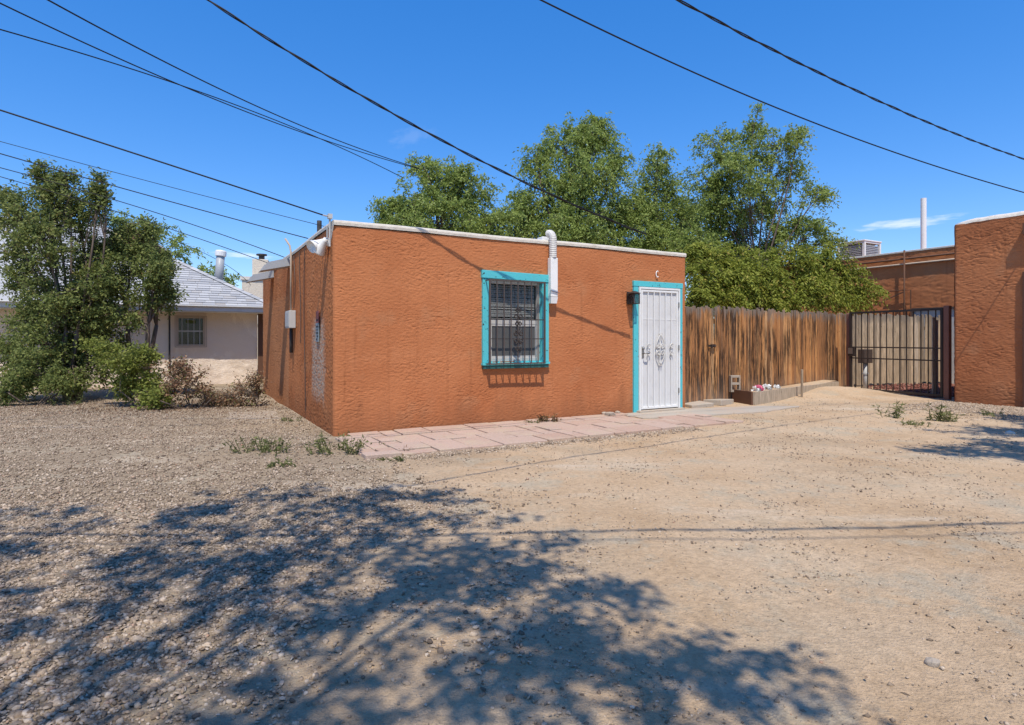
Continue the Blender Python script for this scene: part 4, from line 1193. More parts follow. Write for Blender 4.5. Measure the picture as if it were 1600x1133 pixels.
def curve3(p, q, lift, wob, r_, n=7):
    p, q = Vector(p), Vector(q); out = []
    mid = (p + q) / 2 + Vector((r_.uniform(-wob, wob), r_.uniform(-wob, wob), lift))
    for i in range(n):
        t = i / (n - 1); out.append(p * (1 - t) ** 2 + mid * 2 * t * (1 - t) + q * t * t)
    return out
def plant(name, label, cat, base, clumps, leaf=.07, width=.03, twigs=14, sprays=9, n=9, spray_len=.4, droop=.5, mat='elm', bark='bark', r0=.18,
          fork=.4, seed=1, group=None, stems=1, regular=0.0, lean=None, bare=0, fill=.35, thin=.012, crown='crown', trunk='trunk', limb_k=.02):
    r_ = random.Random(seed); rg = np.random.default_rng(seed)
    base = Vector(base)
    root = thing(name, label, cat, base, 0, group)
    tb = MB(); zero = base
    cc = sum((Vector(c[0]) for c in clumps), Vector()) / len(clumps)
    top = max(c[0][2] for c in clumps)
    mains = []
    for s in range(stems):
        off = Vector((r_.uniform(-1, 1), r_.uniform(-1, 1), 0)) * (.12 if stems > 1 else 0) * max(.5, r0 * 8)
        fk = base + off + Vector(((cc.x - base.x) * .5 + (r_.uniform(-.5, .5) if stems > 1 else 0), (cc.y - base.y) * .5 + (r_.uniform(-.4, .4) if stems > 1 else 0), (top - base.z) * fork))
        pts = curve3(base + off - Vector((0, 0, .1)), fk, 0, .15 * (top - base.z) * .2, r_, 7)
        rr = r0 / math.sqrt(stems)
        tb.tube([p - zero for p in pts], [rr * (1.25 - .55 * i / 6) if i else rr * 1.5 for i in range(7)], 8)
        mains.append((pts, rr * .7))
    O, D, LL = [], [], []
    for (c, rad, wgt) in clumps:
        c = Vector(c); rad = Vector(rad)
        pts_m, rr = min(mains, key=lambda m: (m[0][-1] - c).length + r_.random() * .3)
        st = pts_m[-1] if c.z > pts_m[-1].z - .2 else pts_m[r_.choice((3, 4, 5))]
        limb = curve3(st, c, .12 * (c - st).length, .12 * (c - st).length, r_, 8)
        rl = max(thin * 1.4, min(rr * .75, limb_k * (c - st).length + thin))
        tb.tube([p - zero for p in limb], [rl * (1 - .65 * i / 7) for i in range(8)], 6, cap=False)
        nt = int(twigs * wgt)
        for k in range(nt):
            a_ = r_.choice((4, 5, 6, 7, 7)); s0 = limb[a_]
            dv_ = Vector((r_.gauss(0, 1), r_.gauss(0, 1), r_.gauss(.15, 1))).normalized()
            e = c + Vector((dv_.x * rad.x, dv_.y * rad.y, dv_.z * rad.z)) * r_.uniform(.5, 1.2)
            tw = curve3(s0, e, .08 * (e - s0).length, .1 * (e - s0).length, r_, 6)
            tb.tube([p - zero for p in tw], [thin * (1 - .7 * i / 5) for i in range(6)], 4, cap=False)
            for q in range(sprays):
                t = r_.uniform(fill, 1.0); i = min(4, int(t * 5)); p = tw[i].lerp(tw[i + 1], t * 5 - i)
                out = (tw[min(5, i + 1)] - tw[i]).normalized()
                dd = (out * .5 + Vector((r_.gauss(0, .6), r_.gauss(0, .6), r_.gauss(.1, .5)))).normalized()
                O.append(p); D.append(dd); LL.append(spray_len * r_.uniform(.5, 1.2))
    for k in range(bare):                                   # dead bare twigs that show through the crown
        c, rad, w_ = r_.choice(clumps); c = Vector(c)
        s0 = mains[0][0][-1].lerp(c, .6); e = c + Vector((r_.uniform(-1, 1) * rad[0], r_.uniform(-.6, .6) * rad[1], r_.uniform(.2, 1.25) * rad[2]))
        tb.tube([p - zero for p in curve3(s0, e, .1, .25, r_, 7)], [thin * (1.1 - .8 * i / 6) for i in range(7)], 4, cap=False)
    tb.obj(trunk, bark, root, smooth=True)
    leaves_mesh(crown, mat, root, base, np.array([tuple(p) for p in O]), np.array([tuple(p) for p in D]), np.array(LL), n, leaf, width, droop, rg, regular)
    return root
def clump_px(lst, Y, depth=.8):
    out = []
    for c in lst:
        px, py, rx, ry = c[:4]; dY = c[4] if len(c) > 4 else 0
        y = Y + dY; p = PX(px, py, y); s = y / F_PX
        out.append((tuple(p), (rx * s, (rx + ry) / 2 * s * depth, ry * s), max(.35, (rx * ry) / 2000.0)))
    return out
def ground_pt(x, y): return (x, y, float(ground_z(np.array([x]), np.array([y]))[0]))

# elms behind the house
plant('elm_tree', 'leftmost rounded green tree rising behind the flat house roof', 'tree', (-2.3, 19.5, 0),
      clump_px([(695, 285, 52, 42), (645, 318, 42, 42, -.5), (745, 318, 38, 38, .5), (612, 335, 28, 24), (690, 345, 70, 40, -.8), (665, 265, 28, 22), (730, 275, 28, 25), (770, 350, 45, 36), (620, 365, 45, 26), (600, 330, 20, 20), (720, 370, 70, 30, .6), (660, 380, 70, 24, -.5)], 19.5),
      seed=11, fork=.45, group='green trees behind the houses', leaf=.10, width=.046, twigs=36, sprays=11, n=13, spray_len=.5, droop=.6)
plant('elm_tree', 'tallest broad green tree behind the roof, over the white duct', 'tree', (1.9, 21.5, 0),
      clump_px([(930, 215, 42, 36), (880, 225, 48, 40, .6), (838, 245, 28, 26), (920, 275, 60, 42, -.6), (860, 300, 50, 42), (812, 318, 36, 36), (955, 335, 45, 36, .5), (895, 355, 75, 40, -.9), (968, 265, 24, 40), (830, 355, 50, 32), (925, 195, 28, 16), (800, 385, 60, 30, .6), (900, 390, 80, 30, .4), (960, 385, 60, 30, .2), (990, 330, 40, 40, .8)], 21.5),
      seed=12, fork=.42, group='green trees behind the houses', leaf=.11, width=.048, twigs=36, sprays=11, n=13, spray_len=.6, droop=.85)
plant('elm_tree', 'narrow pointed green tree between the tallest tree and the feathery one', 'tree', (5.2, 22.5, 0),
      clump_px([(1028, 250, 34, 28), (1040, 300, 42, 42, .4), (1015, 340, 40, 36, -.5), (1065, 345, 42, 36), (1040, 380, 60, 30, -.8), (1000, 300, 26, 32), (1080, 400, 60, 34, .8), (1000, 395, 60, 30, .5), (1085, 320, 30, 40, .8)], 22.5),
      seed=13, fork=.45, group='green trees behind the houses', leaf=.10, width=.046, twigs=38, sprays=11, n=13, spray_len=.55, droop=.8)
plant('elm_tree', 'open airy green tree with bare grey branches right of the roof', 'tree', (8.3, 20.3, 0),
      clump_px([(1178, 195, 28, 26), (1125, 228, 36, 30, .4), (1215, 230, 42, 32, -.3), (1150, 262, 48, 36), (1238, 272, 34, 24, .3), (1282, 297, 20, 12), (1175, 285, 50, 26, -.6), (1278, 350, 34, 18), (1120, 320, 42, 44, .5), (1130, 370, 60, 30, .8), (1215, 365, 36, 24, .6), (1245, 215, 20, 20), (1105, 290, 34, 40, .6), (1085, 390, 40, 40), (1170, 400, 80, 30, .8), (1270, 385, 50, 24, .5), (1200, 330, 50, 24, .8), (1150, 345, 40, 30, .6), (1235, 345, 30, 18, .4)], 20.3),
      seed=14, fork=.36, group='green trees behind the houses', leaf=.10, width=.046, twigs=28, sprays=12, n=12, spray_len=.5, droop=.55, bare=40, thin=.011, limb_k=.005, r0=.085)
plant('sumac_tree', 'feathery yellow-green tree leaning over the brown plank fence', 'tree', (7.0, 16.6, 0),
      clump_px([(1122, 425, 42, 30, -1.0), (1180, 412, 48, 30, -.2), (1240, 418, 44, 34), (1300, 425, 44, 34, .9), (1345, 440, 32, 30, 1.2), (1150, 452, 54, 24, -1.0), (1225, 462, 52, 18, -.4), (1096, 455, 18, 20, -1.4), (1290, 395, 36, 26, .9), (1300, 465, 40, 14, .6), (1205, 440, 40, 26, -.6), (1120, 400, 40, 24, -.6), (1260, 450, 60, 26, -.1), (1160, 435, 60, 34, -.8), (1340, 465, 36, 18, 1.2), (1120, 470, 50, 18, -1.3), (1190, 470, 60, 16, -.8), (1090, 425, 18, 26, -1.8), (1088, 470, 18, 18, -2.0), (1088, 395, 14, 18, -1.0)], 16.2),
      seed=15, fork=.5, mat='ailanthus', regular=.9, leaf=.105, width=.038, twigs=26, sprays=9, n=20, spray_len=.5, droop=.75, stems=3, r0=.09, thin=.012)
# trees of the left-hand garden
plant('garden_tree', 'dark small-leaved tree with several stems at the left edge', 'tree', ground_pt(-9.2, 12.5),
      clump_px([(78, 300, 36, 38), (122, 340, 42, 38, .3), (35, 345, 34, 36, -.3), (70, 375, 50, 42, -.6), (140, 405, 44, 40, .3), (25, 430, 36, 44), (85, 460, 52, 44, -.5), (45, 510, 44, 40), (130, 480, 40, 38, .3), (95, 545, 46, 34, .4), (15, 385, 26, 30), (100, 275, 14, 20), (150, 300, 18, 14), (60, 580, 60, 30, -.3), (110, 580, 40, 26), (20, 560, 40, 40), (160, 440, 30, 40), (10, 330, 24, 30), (95, 320, 44, 36), (30, 600, 40, 20, -.4), (130, 520, 40, 40), (100, 600, 50, 18, -.5), (150, 575, 34, 30), (70, 540, 40, 36, -.6), (160, 290, 10, 14), (60, 268, 12, 14), (10, 300, 16, 14)], 12.5),
      seed=21, fork=.3, mat='dark_leaf', leaf=.068, width=.036, twigs=34, sprays=10, n=9, spray_len=.26, droop=.15, stems=5, r0=.12, thin=.009, bare=34)
plant('garden_tree', 'broad dark bushy tree in front of the grey shingled roof', 'tree', ground_pt(-8.2, 13.2),
      clump_px([(208, 390, 44, 34), (235, 425, 40, 30, -.3), (185, 440, 44, 34, .2), (230, 468, 34, 26), (190, 490, 40, 24, -.4), (160, 470, 36, 40, .4), (175, 375, 36, 24), (245, 400, 18, 14), (150, 520, 36, 22), (170, 540, 40, 30, .3), (215, 350, 26, 16), (140, 440, 36, 40), (250, 445, 24, 16), (258, 420, 16, 10), (262, 465, 16, 12), (225, 365, 16, 10)], 13.0),
      seed=22, fork=.42, mat='dark_leaf', leaf=.068, width=.036, twigs=34, sprays=10, n=9, spray_len=.26, droop=.15, stems=3, r0=.10, thin=.009, bare=24)
plant('background_tree', 'distant olive-green tree showing above the grey shingled roof', 'tree', (-19, 31, 0),
      clump_px([(235, 362, 44, 22), (190, 352, 36, 18), (285, 388, 32, 22), (262, 398, 44, 26), (330, 425, 22, 14), (350, 436, 16, 10), (215, 400, 60, 30)], 31),
      seed=23, fork=.5, leaf=.2, width=.08, twigs=18, sprays=8, n=9, spray_len=.6, droop=.4, r0=.2, mat='elm')
# shrubs
plant('green_shrub', 'bright green leafy shrub arching out before the pale stucco wall', 'shrub', ground_pt(-6.9, 11.2),
      clump_px([(155, 545, 32, 13), (190, 560, 38, 18, -.2), (212, 585, 34, 18), (240, 624, 22, 12, -.5), (228, 555, 22, 10), (200, 605, 16, 16), (240, 598, 20, 12)], 11.2),
      seed=31, fork=.3, mat='bright_leaf', leaf=.06, width=.032, twigs=40, sprays=10, n=9, spray_len=.22, droop=.1, stems=5, r0=.035, thin=.005)
plant('dry_shrub', 'tall half-dead brown and green shrub below the barred window', 'shrub', ground_pt(-5.75, 10.9),
      clump_px([(272, 588, 30, 20), (300, 600, 30, 22, -.2), (262, 615, 28, 18), (310, 622, 34, 16, .2), (285, 575, 16, 12)], 10.9),
      seed=32, fork=.25, mat='dry_leaf', leaf=.05, width=.026, twigs=34, sprays=7, n=7, spray_len=.2, droop=.1, stems=6, r0=.03, thin=.006, bare=40, group='dry brown shrubs by the pale wall')
plant('dry_shrub', 'low spreading reddish dry shrub beside the orange side wall', 'shrub', ground_pt(-4.85, 11.2),
      clump_px([(345, 620, 32, 14), (378, 615, 26, 16), (395, 595, 10, 16), (360, 632, 34, 9), (330, 634, 28, 9), (398, 615, 12, 14)], 11.2),
      seed=33, fork=.2, mat='dry_leaf', leaf=.045, width=.022, twigs=34, sprays=7, n=7, spray_len=.2, droop=.1, stems=6, r0=.03, thin=.005, bare=60, group='dry brown shrubs by the pale wall')
plant('low_shrub', 'low grey-green shrub at the foot of the left edge tree', 'shrub', ground_pt(-9.1, 11.4),
      clump_px([(20, 600, 30, 16), (60, 585, 34, 22), (85, 600, 22, 14), (8, 618, 18, 8), (45, 560, 26, 18)], 11.4),
      seed=34, fork=.3, mat='dark_leaf', leaf=.055, width=.028, twigs=34, sprays=12, n=8, spray_len=.2, droop=.1, stems=4, r0=.03, thin=.005)
# the trees whose shadows lie on the yard stand beside and behind the camera
def world_clumps(lst): return [((x, y, z), (rx, ry, rz), w_) for (x, y, z, rx, ry, rz, w_) in lst]
def shade_clumps(lst):
    """crown masses given by the patch of ground they shade (x, y) and their height"""
    return [((x + .05 * z, y - .544 * z, z), (rx, ry, rz), w_) for (x, y, z, rx, ry, rz, w_) in lst]
plant('yard_tree', 'large open-crowned tree standing behind the viewpoint, shading the yard', 'tree', (-2.2, -3.8, 0),
      shade_clumps([(-2.0, 4.6, 5.0, .9, .55, .35, 1.0), (-1.0, 4.7, 5.2, .8, .5, .35, .9), (-3.2, 4.0, 5.2, .9, .6, .4, 1.0), (-1.8, 3.5, 5.6, 1.0, .6, .4, 1.1), (-.6, 3.9, 5.0, .8, .5, .35, .9), (-.1, 3.2, 4.9, .7, .5, .35, .8),
                    (-2.9, 2.7, 5.9, 1.0, .7, .4, 1.1), (-1.1, 2.7, 5.6, .9, .6, .4, 1.0), (-4.3, 3.3, 5.3, .9, .7, .4, 1.0), (.3, 2.5, 5.2, .6, .5, .3, .7), (.75, 2.1, 4.7, .45, .3, .25, .45), (-.3, 2.0, 5.5, .9, .6, .4, 1.0),
                    (-2.0, 1.6, 6.1, 1.1, .8, .4, 1.1), (-4.6, 1.6, 5.8, 1.1, 1.0, .5, 1.0), (-.4, .9, 5.8, 1.0, .8, .4, .9), (-3.2, .5, 6.2, 1.2, 1.0, .5, 1.0), (.5, 1.2, 5.3, .7, .6, .35, .6), (.45, 2.95, 5.0, .4, .3, .25, .45), (.8, 2.45, 4.6, .35, .22, .2, .35), (.0, 3.5, 5.1, .5, .35, .3, .5)]
      + [(c0_, c1_ + .544 * c2_ - .4, c2_, *cr_) for (c0_, c1_, c2_, *cr_) in [(-3.5, -3.4, 5.6, 1.6, 1.0, .9, 1.5), (-1, -3.6, 5.8, 1.6, 1.0, .9, 1.5), (1.5, -3.6, 5.4, 1.4, 1.0, .8, 1.2), (-5.6, -3.0, 5.2, 1.4, 1.2, .9, 1.2), (-2.4, -4.6, 7.2, 1.8, 1.4, 1.0, 1.6), (.6, -4.4, 7.0, 1.7, 1.4, 1.0, 1.5), (3.4, -4.2, 6.2, 1.5, 1.4, .9, 1.2), (-7.2, -1.2, 5.6, 1.3, 1.3, .8, 1.0)]]),  # extra unseen crown masses, added to keep blue sky light off the shade
      seed=42, fork=.45, leaf=.08, width=.045, twigs=19, sprays=7, n=9, spray_len=.2, droop=.3, r0=.24, thin=.005, limb_k=.005, mat='yard_leaf')
plant('yard_tree', 'tree beyond the right edge that shades the gravel by the building', 'tree', (9.6, 2.6, 0),
      shade_clumps([(5.6, 7.0, 5.0, .7, .3, .25, .7), (6.4, 7.3, 5.2, .7, .35, .3, .8), (7.6, 8.6, 5.4, .8, .45, .3, .8), (6.0, 6.5, 5.2, .7, .25, .25, .6), (7.2, 6.9, 5.4, .9, .5, .35, .9), (8.6, 8.3, 5.6, .9, .6, .4, .9), (4.9, 6.75, 4.9, .35, .14, .14, .25), (6.9, 8.6, 5.2, .5, .22, .2, .4), (5.3, 6.55, 5.3, .6, .22, .22, .55), (6.4, 8.2, 5.3, .7, .25, .25, .6), (7.8, 9.6, 5.4, .8, .3, .3, .8), (6.9, 7.9, 5.5, .6, .3, .3, .5)]),
      seed=43, fork=.6, leaf=.085, width=.05, twigs=16, sprays=10, n=10, spray_len=.3, droop=.3, r0=.16, thin=.008, limb_k=.01, mat='yard_leaf')

# weeds
def weed(label, px, py, w, h, n_st, seed, mat='weed_leaf', leaf=.05, wid=.018, group='weeds growing in the gravel', name='weed', up=.8, nleaf=11):
    r_ = random.Random(seed); rg = np.random.default_rng(seed)
    x, y = GP(px, py); b0 = Vector(ground_pt(x, y)); root = thing(name, label, 'weed', b0, 0, group)
    tb = MB(); O, D, LL = [], [], []
    for k in range(n_st):
        o_ = Vector((r_.uniform(-w, w) * .5, r_.uniform(-w, w) * .3, -.01)); d_ = Vector((o_.x * 1.2 / max(w, .01) * .6 + r_.gauss(0, .25), r_.gauss(0, .3), up)).normalized()
        L_ = h * r_.uniform(.55, 1.05); e = o_ + d_ * L_
        tb.tube([o_, o_.lerp(e, .5) + Vector((0, 0, .01)), e], [.004, .003, .0015], 4, cap=False)
        O.append(tuple(b0 + o_)); D.append(tuple(d_)); LL.append(L_)
    tb.obj('stem', mat, root)
    leaves_mesh('foliage', mat, root, b0, np.array(O), np.array(D), np.array(LL), nleaf, leaf, wid, .12, rg, jitter=.008)
    return root
weed('wide low grey-green weed in the gravel left of the house corner', 405, 708, .55, .22, 26, 51)
weed('bushy green weed at the foot of the orange house corner', 528, 707, .5, .25, 30, 52)
weed('tiny tuft of green weed in the gravel below the corner weed', 447, 728, .3, .08, 14, 53, leaf=.035)
weed('withered brown weed against the orange wall below the window', 857, 661, .2, .16, 26, 54, mat='dry_leaf')
weed('faint green sprigs beside the withered weed at the wall foot', 834, 664, .24, .08, 12, 55, leaf=.03)
weed('tall leafy weed with drooping leaves in front of the iron gate', 1391, 652, .22, .34, 8, 56, leaf=.10, wid=.02)
weed('upright pale green weed before the red-brown gate post', 1463, 656, .2, .32, 7, 57, leaf=.10, wid=.022)
weed('dark wilting weed right of the upright pale green weed', 1482, 657, .26, .2, 9, 58, leaf=.08, wid=.018)
weed('low yellowish weed between the two tall weeds', 1428, 663, .36, .09, 14, 59, leaf=.04)
weed('sparse small weed near the base of the right building', 1552, 650, .35, .13, 7, 60, leaf=.06)
weed('dry grass tuft in a joint of the pink paving', 638, 706, .2, .05, 12, 61, mat='litter', leaf=.04, wid=.008)
weed('small weed tuft at the outer edge of the pink paving', 610, 719, .24, .05, 12, 62, leaf=.03)
weed('small weed in the paving joint near the house corner', 586, 697, .22, .05, 9, 63, leaf=.03)
weed('pale sprigs growing below the left edge tree', 105, 632, .4, .3, 10, 64, leaf=.06)
weed('yellow-green sprigs at the side wall foot by the slab', 455, 658, .3, .08, 12, 65, leaf=.03)

# ------------------------------------------------------------------ loose stones
OCT_V = np.array([(1, 0, 0), (-1, 0, 0), (0, 1, 0), (0, -1, 0), (0, 0, 1), (0, 0, -1)], float)
OCT_F = np.array([(0, 2, 4), (2, 1, 4), (1, 3, 4), (3, 0, 4), (2, 0, 5), (1, 2, 5), (3, 1, 5), (0, 3, 5)])
CUB = []
for z_ in (-1, 1):
    for k in range(6): CUB.append((math.cos(k * math.pi / 3 + (z_ > 0) * .4), math.sin(k * math.pi / 3 + (z_ > 0) * .4), z_ * .45))
CUB += [(0, 0, .8), (0, 0, -.7)]
CUB_V = np.array(CUB)
CUB_F = []
for k in range(6):
    k2 = (k + 1) % 6; CUB_F += [(k, k2, 6 + k), (k2, 6 + k2, 6 + k), (6 + k, 6 + k2, 12)]
CUB_F = np.array(CUB_F)
def stones(name, X, Y, Z, S, tone, rg, VV, FF, mat, flat=.6, sink=.25):
    n = len(X); k = len(VV)
    sc = np.stack([S * rg.uniform(.75, 1.25, n), S * rg.uniform(.6, 1.0, n), S * flat * rg.uniform(.75, 1.35, n)], -1)
    v = VV[None] * (1 + rg.normal(size=(n, k, 3)) * .21) * sc[:, None, :]
    an = rg.uniform(0, 6.283, n); tx = rg.normal(size=n) * .5
    c, s = np.cos(an)[:, None], np.sin(an)[:, None]; ct, stt = np.cos(tx)[:, None], np.sin(tx)[:, None]
    y1 = v[..., 1] * ct - v[..., 2] * stt; z1 = v[..., 1] * stt + v[..., 2] * ct
    x2 = v[..., 0] * c - y1 * s; y2 = v[..., 0] * s + y1 * c
    P = np.stack([x2 + X[:, None], y2 + Y[:, None], z1 + (Z + S * flat * (1 - 2 * sink) * .6)[:, None]], -1)
    F = (FF[None] + (np.arange(n) * k)[:, None, None]).reshape(-1, 3)
    return stuff(link_mesh(name, P.reshape(-1, 3), F, M[mat], smooth=False, attr=np.repeat(tone, k)))
def blocked(X, Y):
    dx, dy = X - AX, Y - AY; lx, ly = dx * CT + dy * ST, -dx * ST + dy * CT
    b = (lx > -.02) & (lx < 6.2) & (ly > -.02) & (ly < 7.5)
    b |= (lx > -.1) & (lx < 5.75) & (ly > -1.68) & (ly < 0)
    b |= (lx > 4.6) & (lx < 8.0) & (ly > -.9) & (ly < 0)
    b |= (lx > BX - .02) & (ly < BY0)
    return b
def gravel_density(X, Y):
    """share of the ground that loose stones cover: thick at the left, thin and patchy at the right"""
    p = np.stack([X, Y, X * 0], -1)
    nz = fbm(p * .55, 3); nz2 = fbm(p * 1.4 + 40, 3)
    left = smooth(-.2, 1.7, -X - .02 * Y + nz * 1.3)
    track = np.exp(-((Y - 5.9 + .12 * X + nz * .3) / .35) ** 2) * .75 + np.exp(-((Y - 3.0 + .25 * X) / .3) ** 2) * .3
    patch = smooth(.05, .5, nz2) * .18
    edge = 0
    return np.clip(left * (1 - track * .85) + patch * (1 - left) + .012, 0, 1)
rg = np.random.default_rng(77)
def scatter(n, x0, x1, y0, y1, power=1.0):
    t = rg.random(n) ** power
    Y = y0 + (y1 - y0) * t
    hw = .88 * Y + .3
    X = np.clip(-hw + 2 * hw * rg.random(n), x0, x1) + rg.normal(size=n) * .01
    keep = (rg.random(n) < gravel_density(X, Y)) & ~blocked(X, Y)
    return X[keep], Y[keep]
X, Y = scatter(88000, -5.5, 6, 1.5, 4.6, .95)
S = .0076 * np.exp(rg.normal(size=len(X)) * .42); S = np.clip(S * .88, .004, .0145) * np.where(X > .2 - .05 * Y, .62, 1)
stones('gravel', X, Y, ground_z(X, Y) + .002, S, rg.random(len(X)), rg, CUB_V, CUB_F, 'stone')
X, Y = scatter(120000, -12, 9, 4.5, 12.5, 1.0)
S = np.clip(.010 * np.exp(rg.normal(size=len(X)) * .36), .005, .022) * np.where(X > .3, .7, 1)
stones('gravel', X, Y, ground_z(X, Y) + .002, S, rg.random(len(X)), rg, OCT_V, OCT_F, 'stone')
# stones along the paving edge and a strip of coarse gravel beside the right building
n = 2600
lx = rg.uniform(-.1, 4.6, n); ly = -1.70 - np.abs(rg.normal(size=n)) * .11
X = AX + lx * CT - ly * ST; Y = AY + lx * ST + ly * CT
stones('gravel', X, Y, ground_z(X, Y), np.clip(.012 * np.exp(rg.normal(size=n) * .35), .006, .03), rg.random(n), rg, OCT_V, OCT_F, 'stone')
n = 9000
lx = BX - .03 - np.abs(rg.normal(size=n)) * .9; ly = rg.uniform(-4.2, -1.5, n)
X = AX + lx * CT - ly * ST; Y = AY + lx * ST + ly * CT
stones('gravel', X, Y, ground_z(X, Y), np.clip(.014 * np.exp(rg.normal(size=n) * .35), .006, .034), .1 + .85 * rg.random(n), rg, OCT_V, OCT_F, 'stone')
# fine grit over the dirt
X = rg.uniform(-1, 9, 60000); Y = rg.uniform(1.6, 12, 60000); k_ = ~blocked(X, Y) & (X < .9 * Y) & (rg.random(60000) < .12 + .88 * smooth(-.1, .5, fbm(np.stack([X * .9, Y * .9, X * 0 + 70], -1), 3))); X, Y = X[k_], Y[k_]
stones('gravel', X, Y, ground_z(X, Y), np.clip(.0048 * np.exp(rg.normal(size=len(X)) * .5), .002, .014), rg.random(len(X)) * .9, rg, OCT_V, OCT_F, 'stone')
n = 1500
X = rg.uniform(8.7, 12, n); Y = rg.uniform(12.8, 16.4, n); l0 = L2(X, Y); k_ = (l0[1] > -1.3) & (l0[1] < 1.3) & (l0[0] > 12.2); X, Y = X[k_], Y[k_]
stones('red_gravel', X, Y, X * 0 + .03, np.clip(.025 * np.exp(rg.normal(size=len(X)) * .3), .01, .05), rg.random(len(X)), rg, OCT_V, OCT_F, 'red_stone')
# leaf litter round the shrubs and in the yard
def litter(n, fx, fy, sp, seed, leaf=.03):
    q = np.random.default_rng(seed)
    X = fx + q.normal(size=n) * sp[0]; Y = fy + q.normal(size=n) * sp[1]
    k_ = ~blocked(X, Y); X, Y = X[k_], Y[k_]
    O = np.stack([X, Y, ground_z(X, Y) + .018], -1); D = unit(np.stack([q.normal(size=len(X)), q.normal(size=len(X)), q.normal(size=len(X)) * .1], -1))
    return stuff(leaves_mesh('fallen_leaves', 'litter', None, (0, 0, 0), O, D, np.full(len(X), .01), 1, leaf, leaf * .5, 0, q, jitter=.0))
litter(3600, -6.6, 10.8, (1.7, .7), 5)
litter(900, 2.5, 7.0, (3.0, 2.5), 6, .022)
# a few single stones that stand out
def rock(label, px, py, s, tone_mat, seed):
    x, y = GP(px, py); q = np.random.default_rng(seed)
    v = CUB_V * (1 + q.normal(size=CUB_V.shape) * .13) * np.array([1, .8, .7]) * s
    f = [tuple(t) for t in CUB_F] + [(5, 4, 3, 2, 1, 0)]
    vv = v.copy(); o = link_mesh('rock', vv[:13], f, M[tone_mat], smooth=False)
    o.location = (x, y, float(ground_z(np.array([x]), np.array([y]))[0]) + s * .3 + (-s * .15 if not blocked(np.array([x]), np.array([y]))[0] else .03)); o.rotation_euler = (0, 0, seed)
    b_ = o.modifiers.new('bevel', 'BEVEL'); b_.width = s * .12; b_.segments = 2
    return tag(o, label, 'rock')
rock('largest grey stone lying on the pavers below the wall lantern', 953, 652, .075, 'block', 3)
rock('small tan stone beside the larger stone at the wall foot', 944, 650, .05, 'concrete', 4)
rock('flat grey stone nearest the white door on the pavers', 965, 649, .055, 'block', 5)
rock('pale flat rock in the shade by the right edge', 1578, 677, .06, 'coping', 6)
rock('dark flat stone pressed into the dirt in the right foreground', 1457, 1028, .035, 'block', 7)

# ------------------------------------------------------------------ overhead cables
def lagr(pts, n=48, t0=-.12, t1=1.0):
    P = [np.array(p, float) for p in pts]
    if len(P) == 2: f = lambda t: P[0] * (1 - t) + P[1] * t
    else:
        L_ = [np.linalg.norm(P[i + 1] - P[i]) for i in range(len(P) - 1)]; tm = L_[0] / sum(L_)
        f = lambda t: P[0] * (t - tm) * (t - 1) / (tm) + P[1] * t * (t - 1) / (tm * (tm - 1)) + P[2] * t * (t - tm) / (1 - tm)
    return [Vector(f(t0 + (t1 - t0) * i / (n - 1))) for i in range(n)]
def cable(label, pts, r, twist=0, mat='cable', t0=-.12, t1=1.0):
    base = lagr(pts, 60, t0, t1)
    b = MB()
    if not twist: b.tube(base, r, 6)
    else:
        fine = lagr(pts, 420, t0, t1)
        for s in range(2):
            q = []
            ln = 0
            for i, p in enumerate(fine):
                if i: ln += (p - fine[i - 1]).length
                t = (fine[min(i + 1, 419)] - fine[max(i - 1, 0)]).normalized(); u = t.cross(Vector((0, 0, 1))).normalized(); w_ = t.cross(u)
                a_ = ln / twist * 2 * math.pi + s * math.pi
                q.append(p + (u * math.cos(a_) + w_ * math.sin(a_)) * r * .9)
            b.tube(q, r * (.95 if s == 0 else .7), 5)
    o = b.obj('overhead_cable', mat, smooth=True)
    return tag(o, label, 'cable', 'overhead cables across the yard')
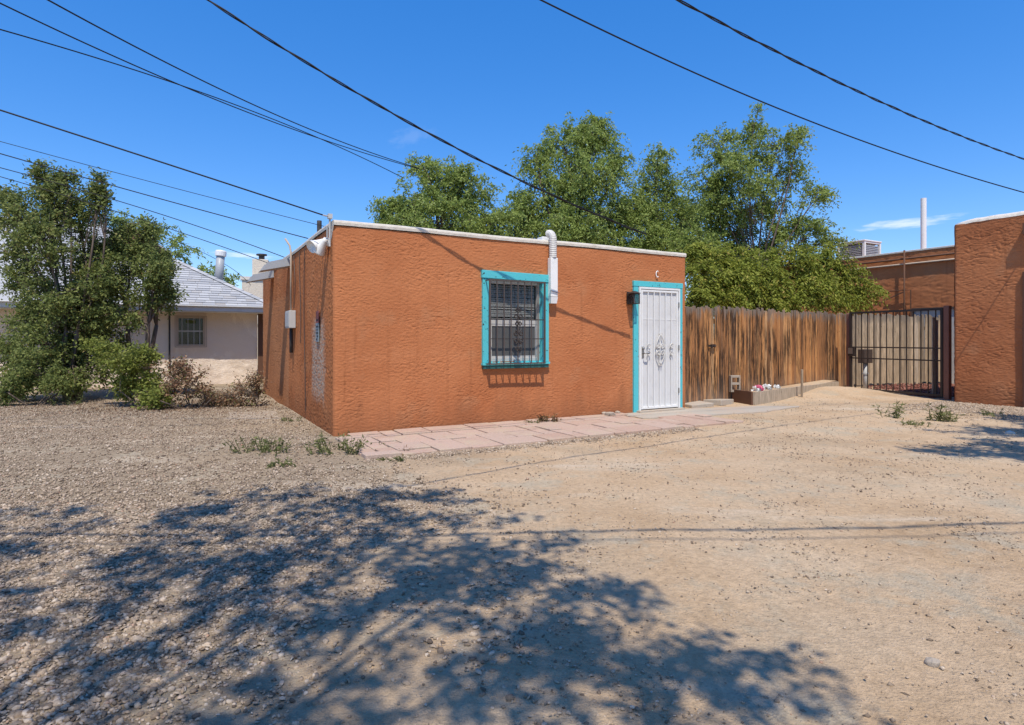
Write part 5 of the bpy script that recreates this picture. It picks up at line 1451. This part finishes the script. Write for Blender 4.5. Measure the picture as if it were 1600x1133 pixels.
CAB = [
 ('thick twisted black cable sagging over the roof past the white duct', [PX(325, 0, 6.7), PX(640, 192, 7.57), PX(1010, 366, 9.22)], .0105, .9),
 ('smooth black cable running from top centre down to the right edge', [PX(845, 0, 6.1), PX(1200, 163, 7.9), PX(1657, 316, 10.55)], .0095, 0),
 ('thick twisted black cable nearest the top right corner', [PX(1060, 0, 4.6), PX(1330, 138, 6.2), PX(1604, 250, 8.7)], .0072, .8),
 ('topmost of the thin cables crossing from the upper left corner', [PX(75, 0, 7.5), PX(360, 147, 10.6), PX(655, 263, 16.5)], .011, 0),
 ('second thin cable from the upper left corner, just under the topmost', [PX(0, 5, 8.0), PX(330, 153, 11.5), PX(655, 264, 17.2)], .011, 0),
 ('grey cable from the left edge that crosses the two thin ones', [PX(0, 46, 8.5), PX(330, 150, 12.0), PX(630, 278, 18.0)], .011, 0),
 ('heavy black cable fixed to the mast at the house corner', [PX(0, 172, 6.5), PX(260, 256, 7.0), WV(-.08, .09, 2.84)], .009, 0),
 ('hair-thin cable just below the heavy one to the house corner', [PX(0, 221, 7.6), PX(250, 288, 8.0), WV(.02, .62, 2.80)], .004, 0),
 ('uppermost of the four cables ending along the side wall roof edge', [PX(0, 240, 8.2), PX(230, 305, 8.9), WV(.0, 1.75, 2.80)], .007, 0),
 ('second cable down ending along the side wall roof edge', [PX(0, 262, 10.0), PX(230, 328, 10.8), WV(.02, 4.2, 2.80)], .007, 0),
 ('third cable down, ending beside the far roof spout', [PX(0, 276, 11.0), PX(230, 346, 11.8), WV(.02, 5.6, 2.80)], .007, 0),
 ('lowest cable above the shingled roof, ending at the cream chimney', [PX(0, 306, 14.5), PX(230, 362, 18.0), PX(392, 446, 24.9)], .009, 0),
]
for (lb, pts, r, tw) in CAB: cable(lb, pts, r, tw, t0=-.35 if pts[0].y < 7 else -.2)
cable('cable passing overhead, its shadow crossing the middle of the yard', [(-6, 1.2, 5.2), (1.5, 1.28, 4.9), (7, 1.75, 5.1)], .011, .6)
cable('thinner cable passing overhead beside the twisted one', [(-6, .9, 5.4), (1.5, 1.05, 5.0), (7, 1.4, 5.3)], .007, 0)
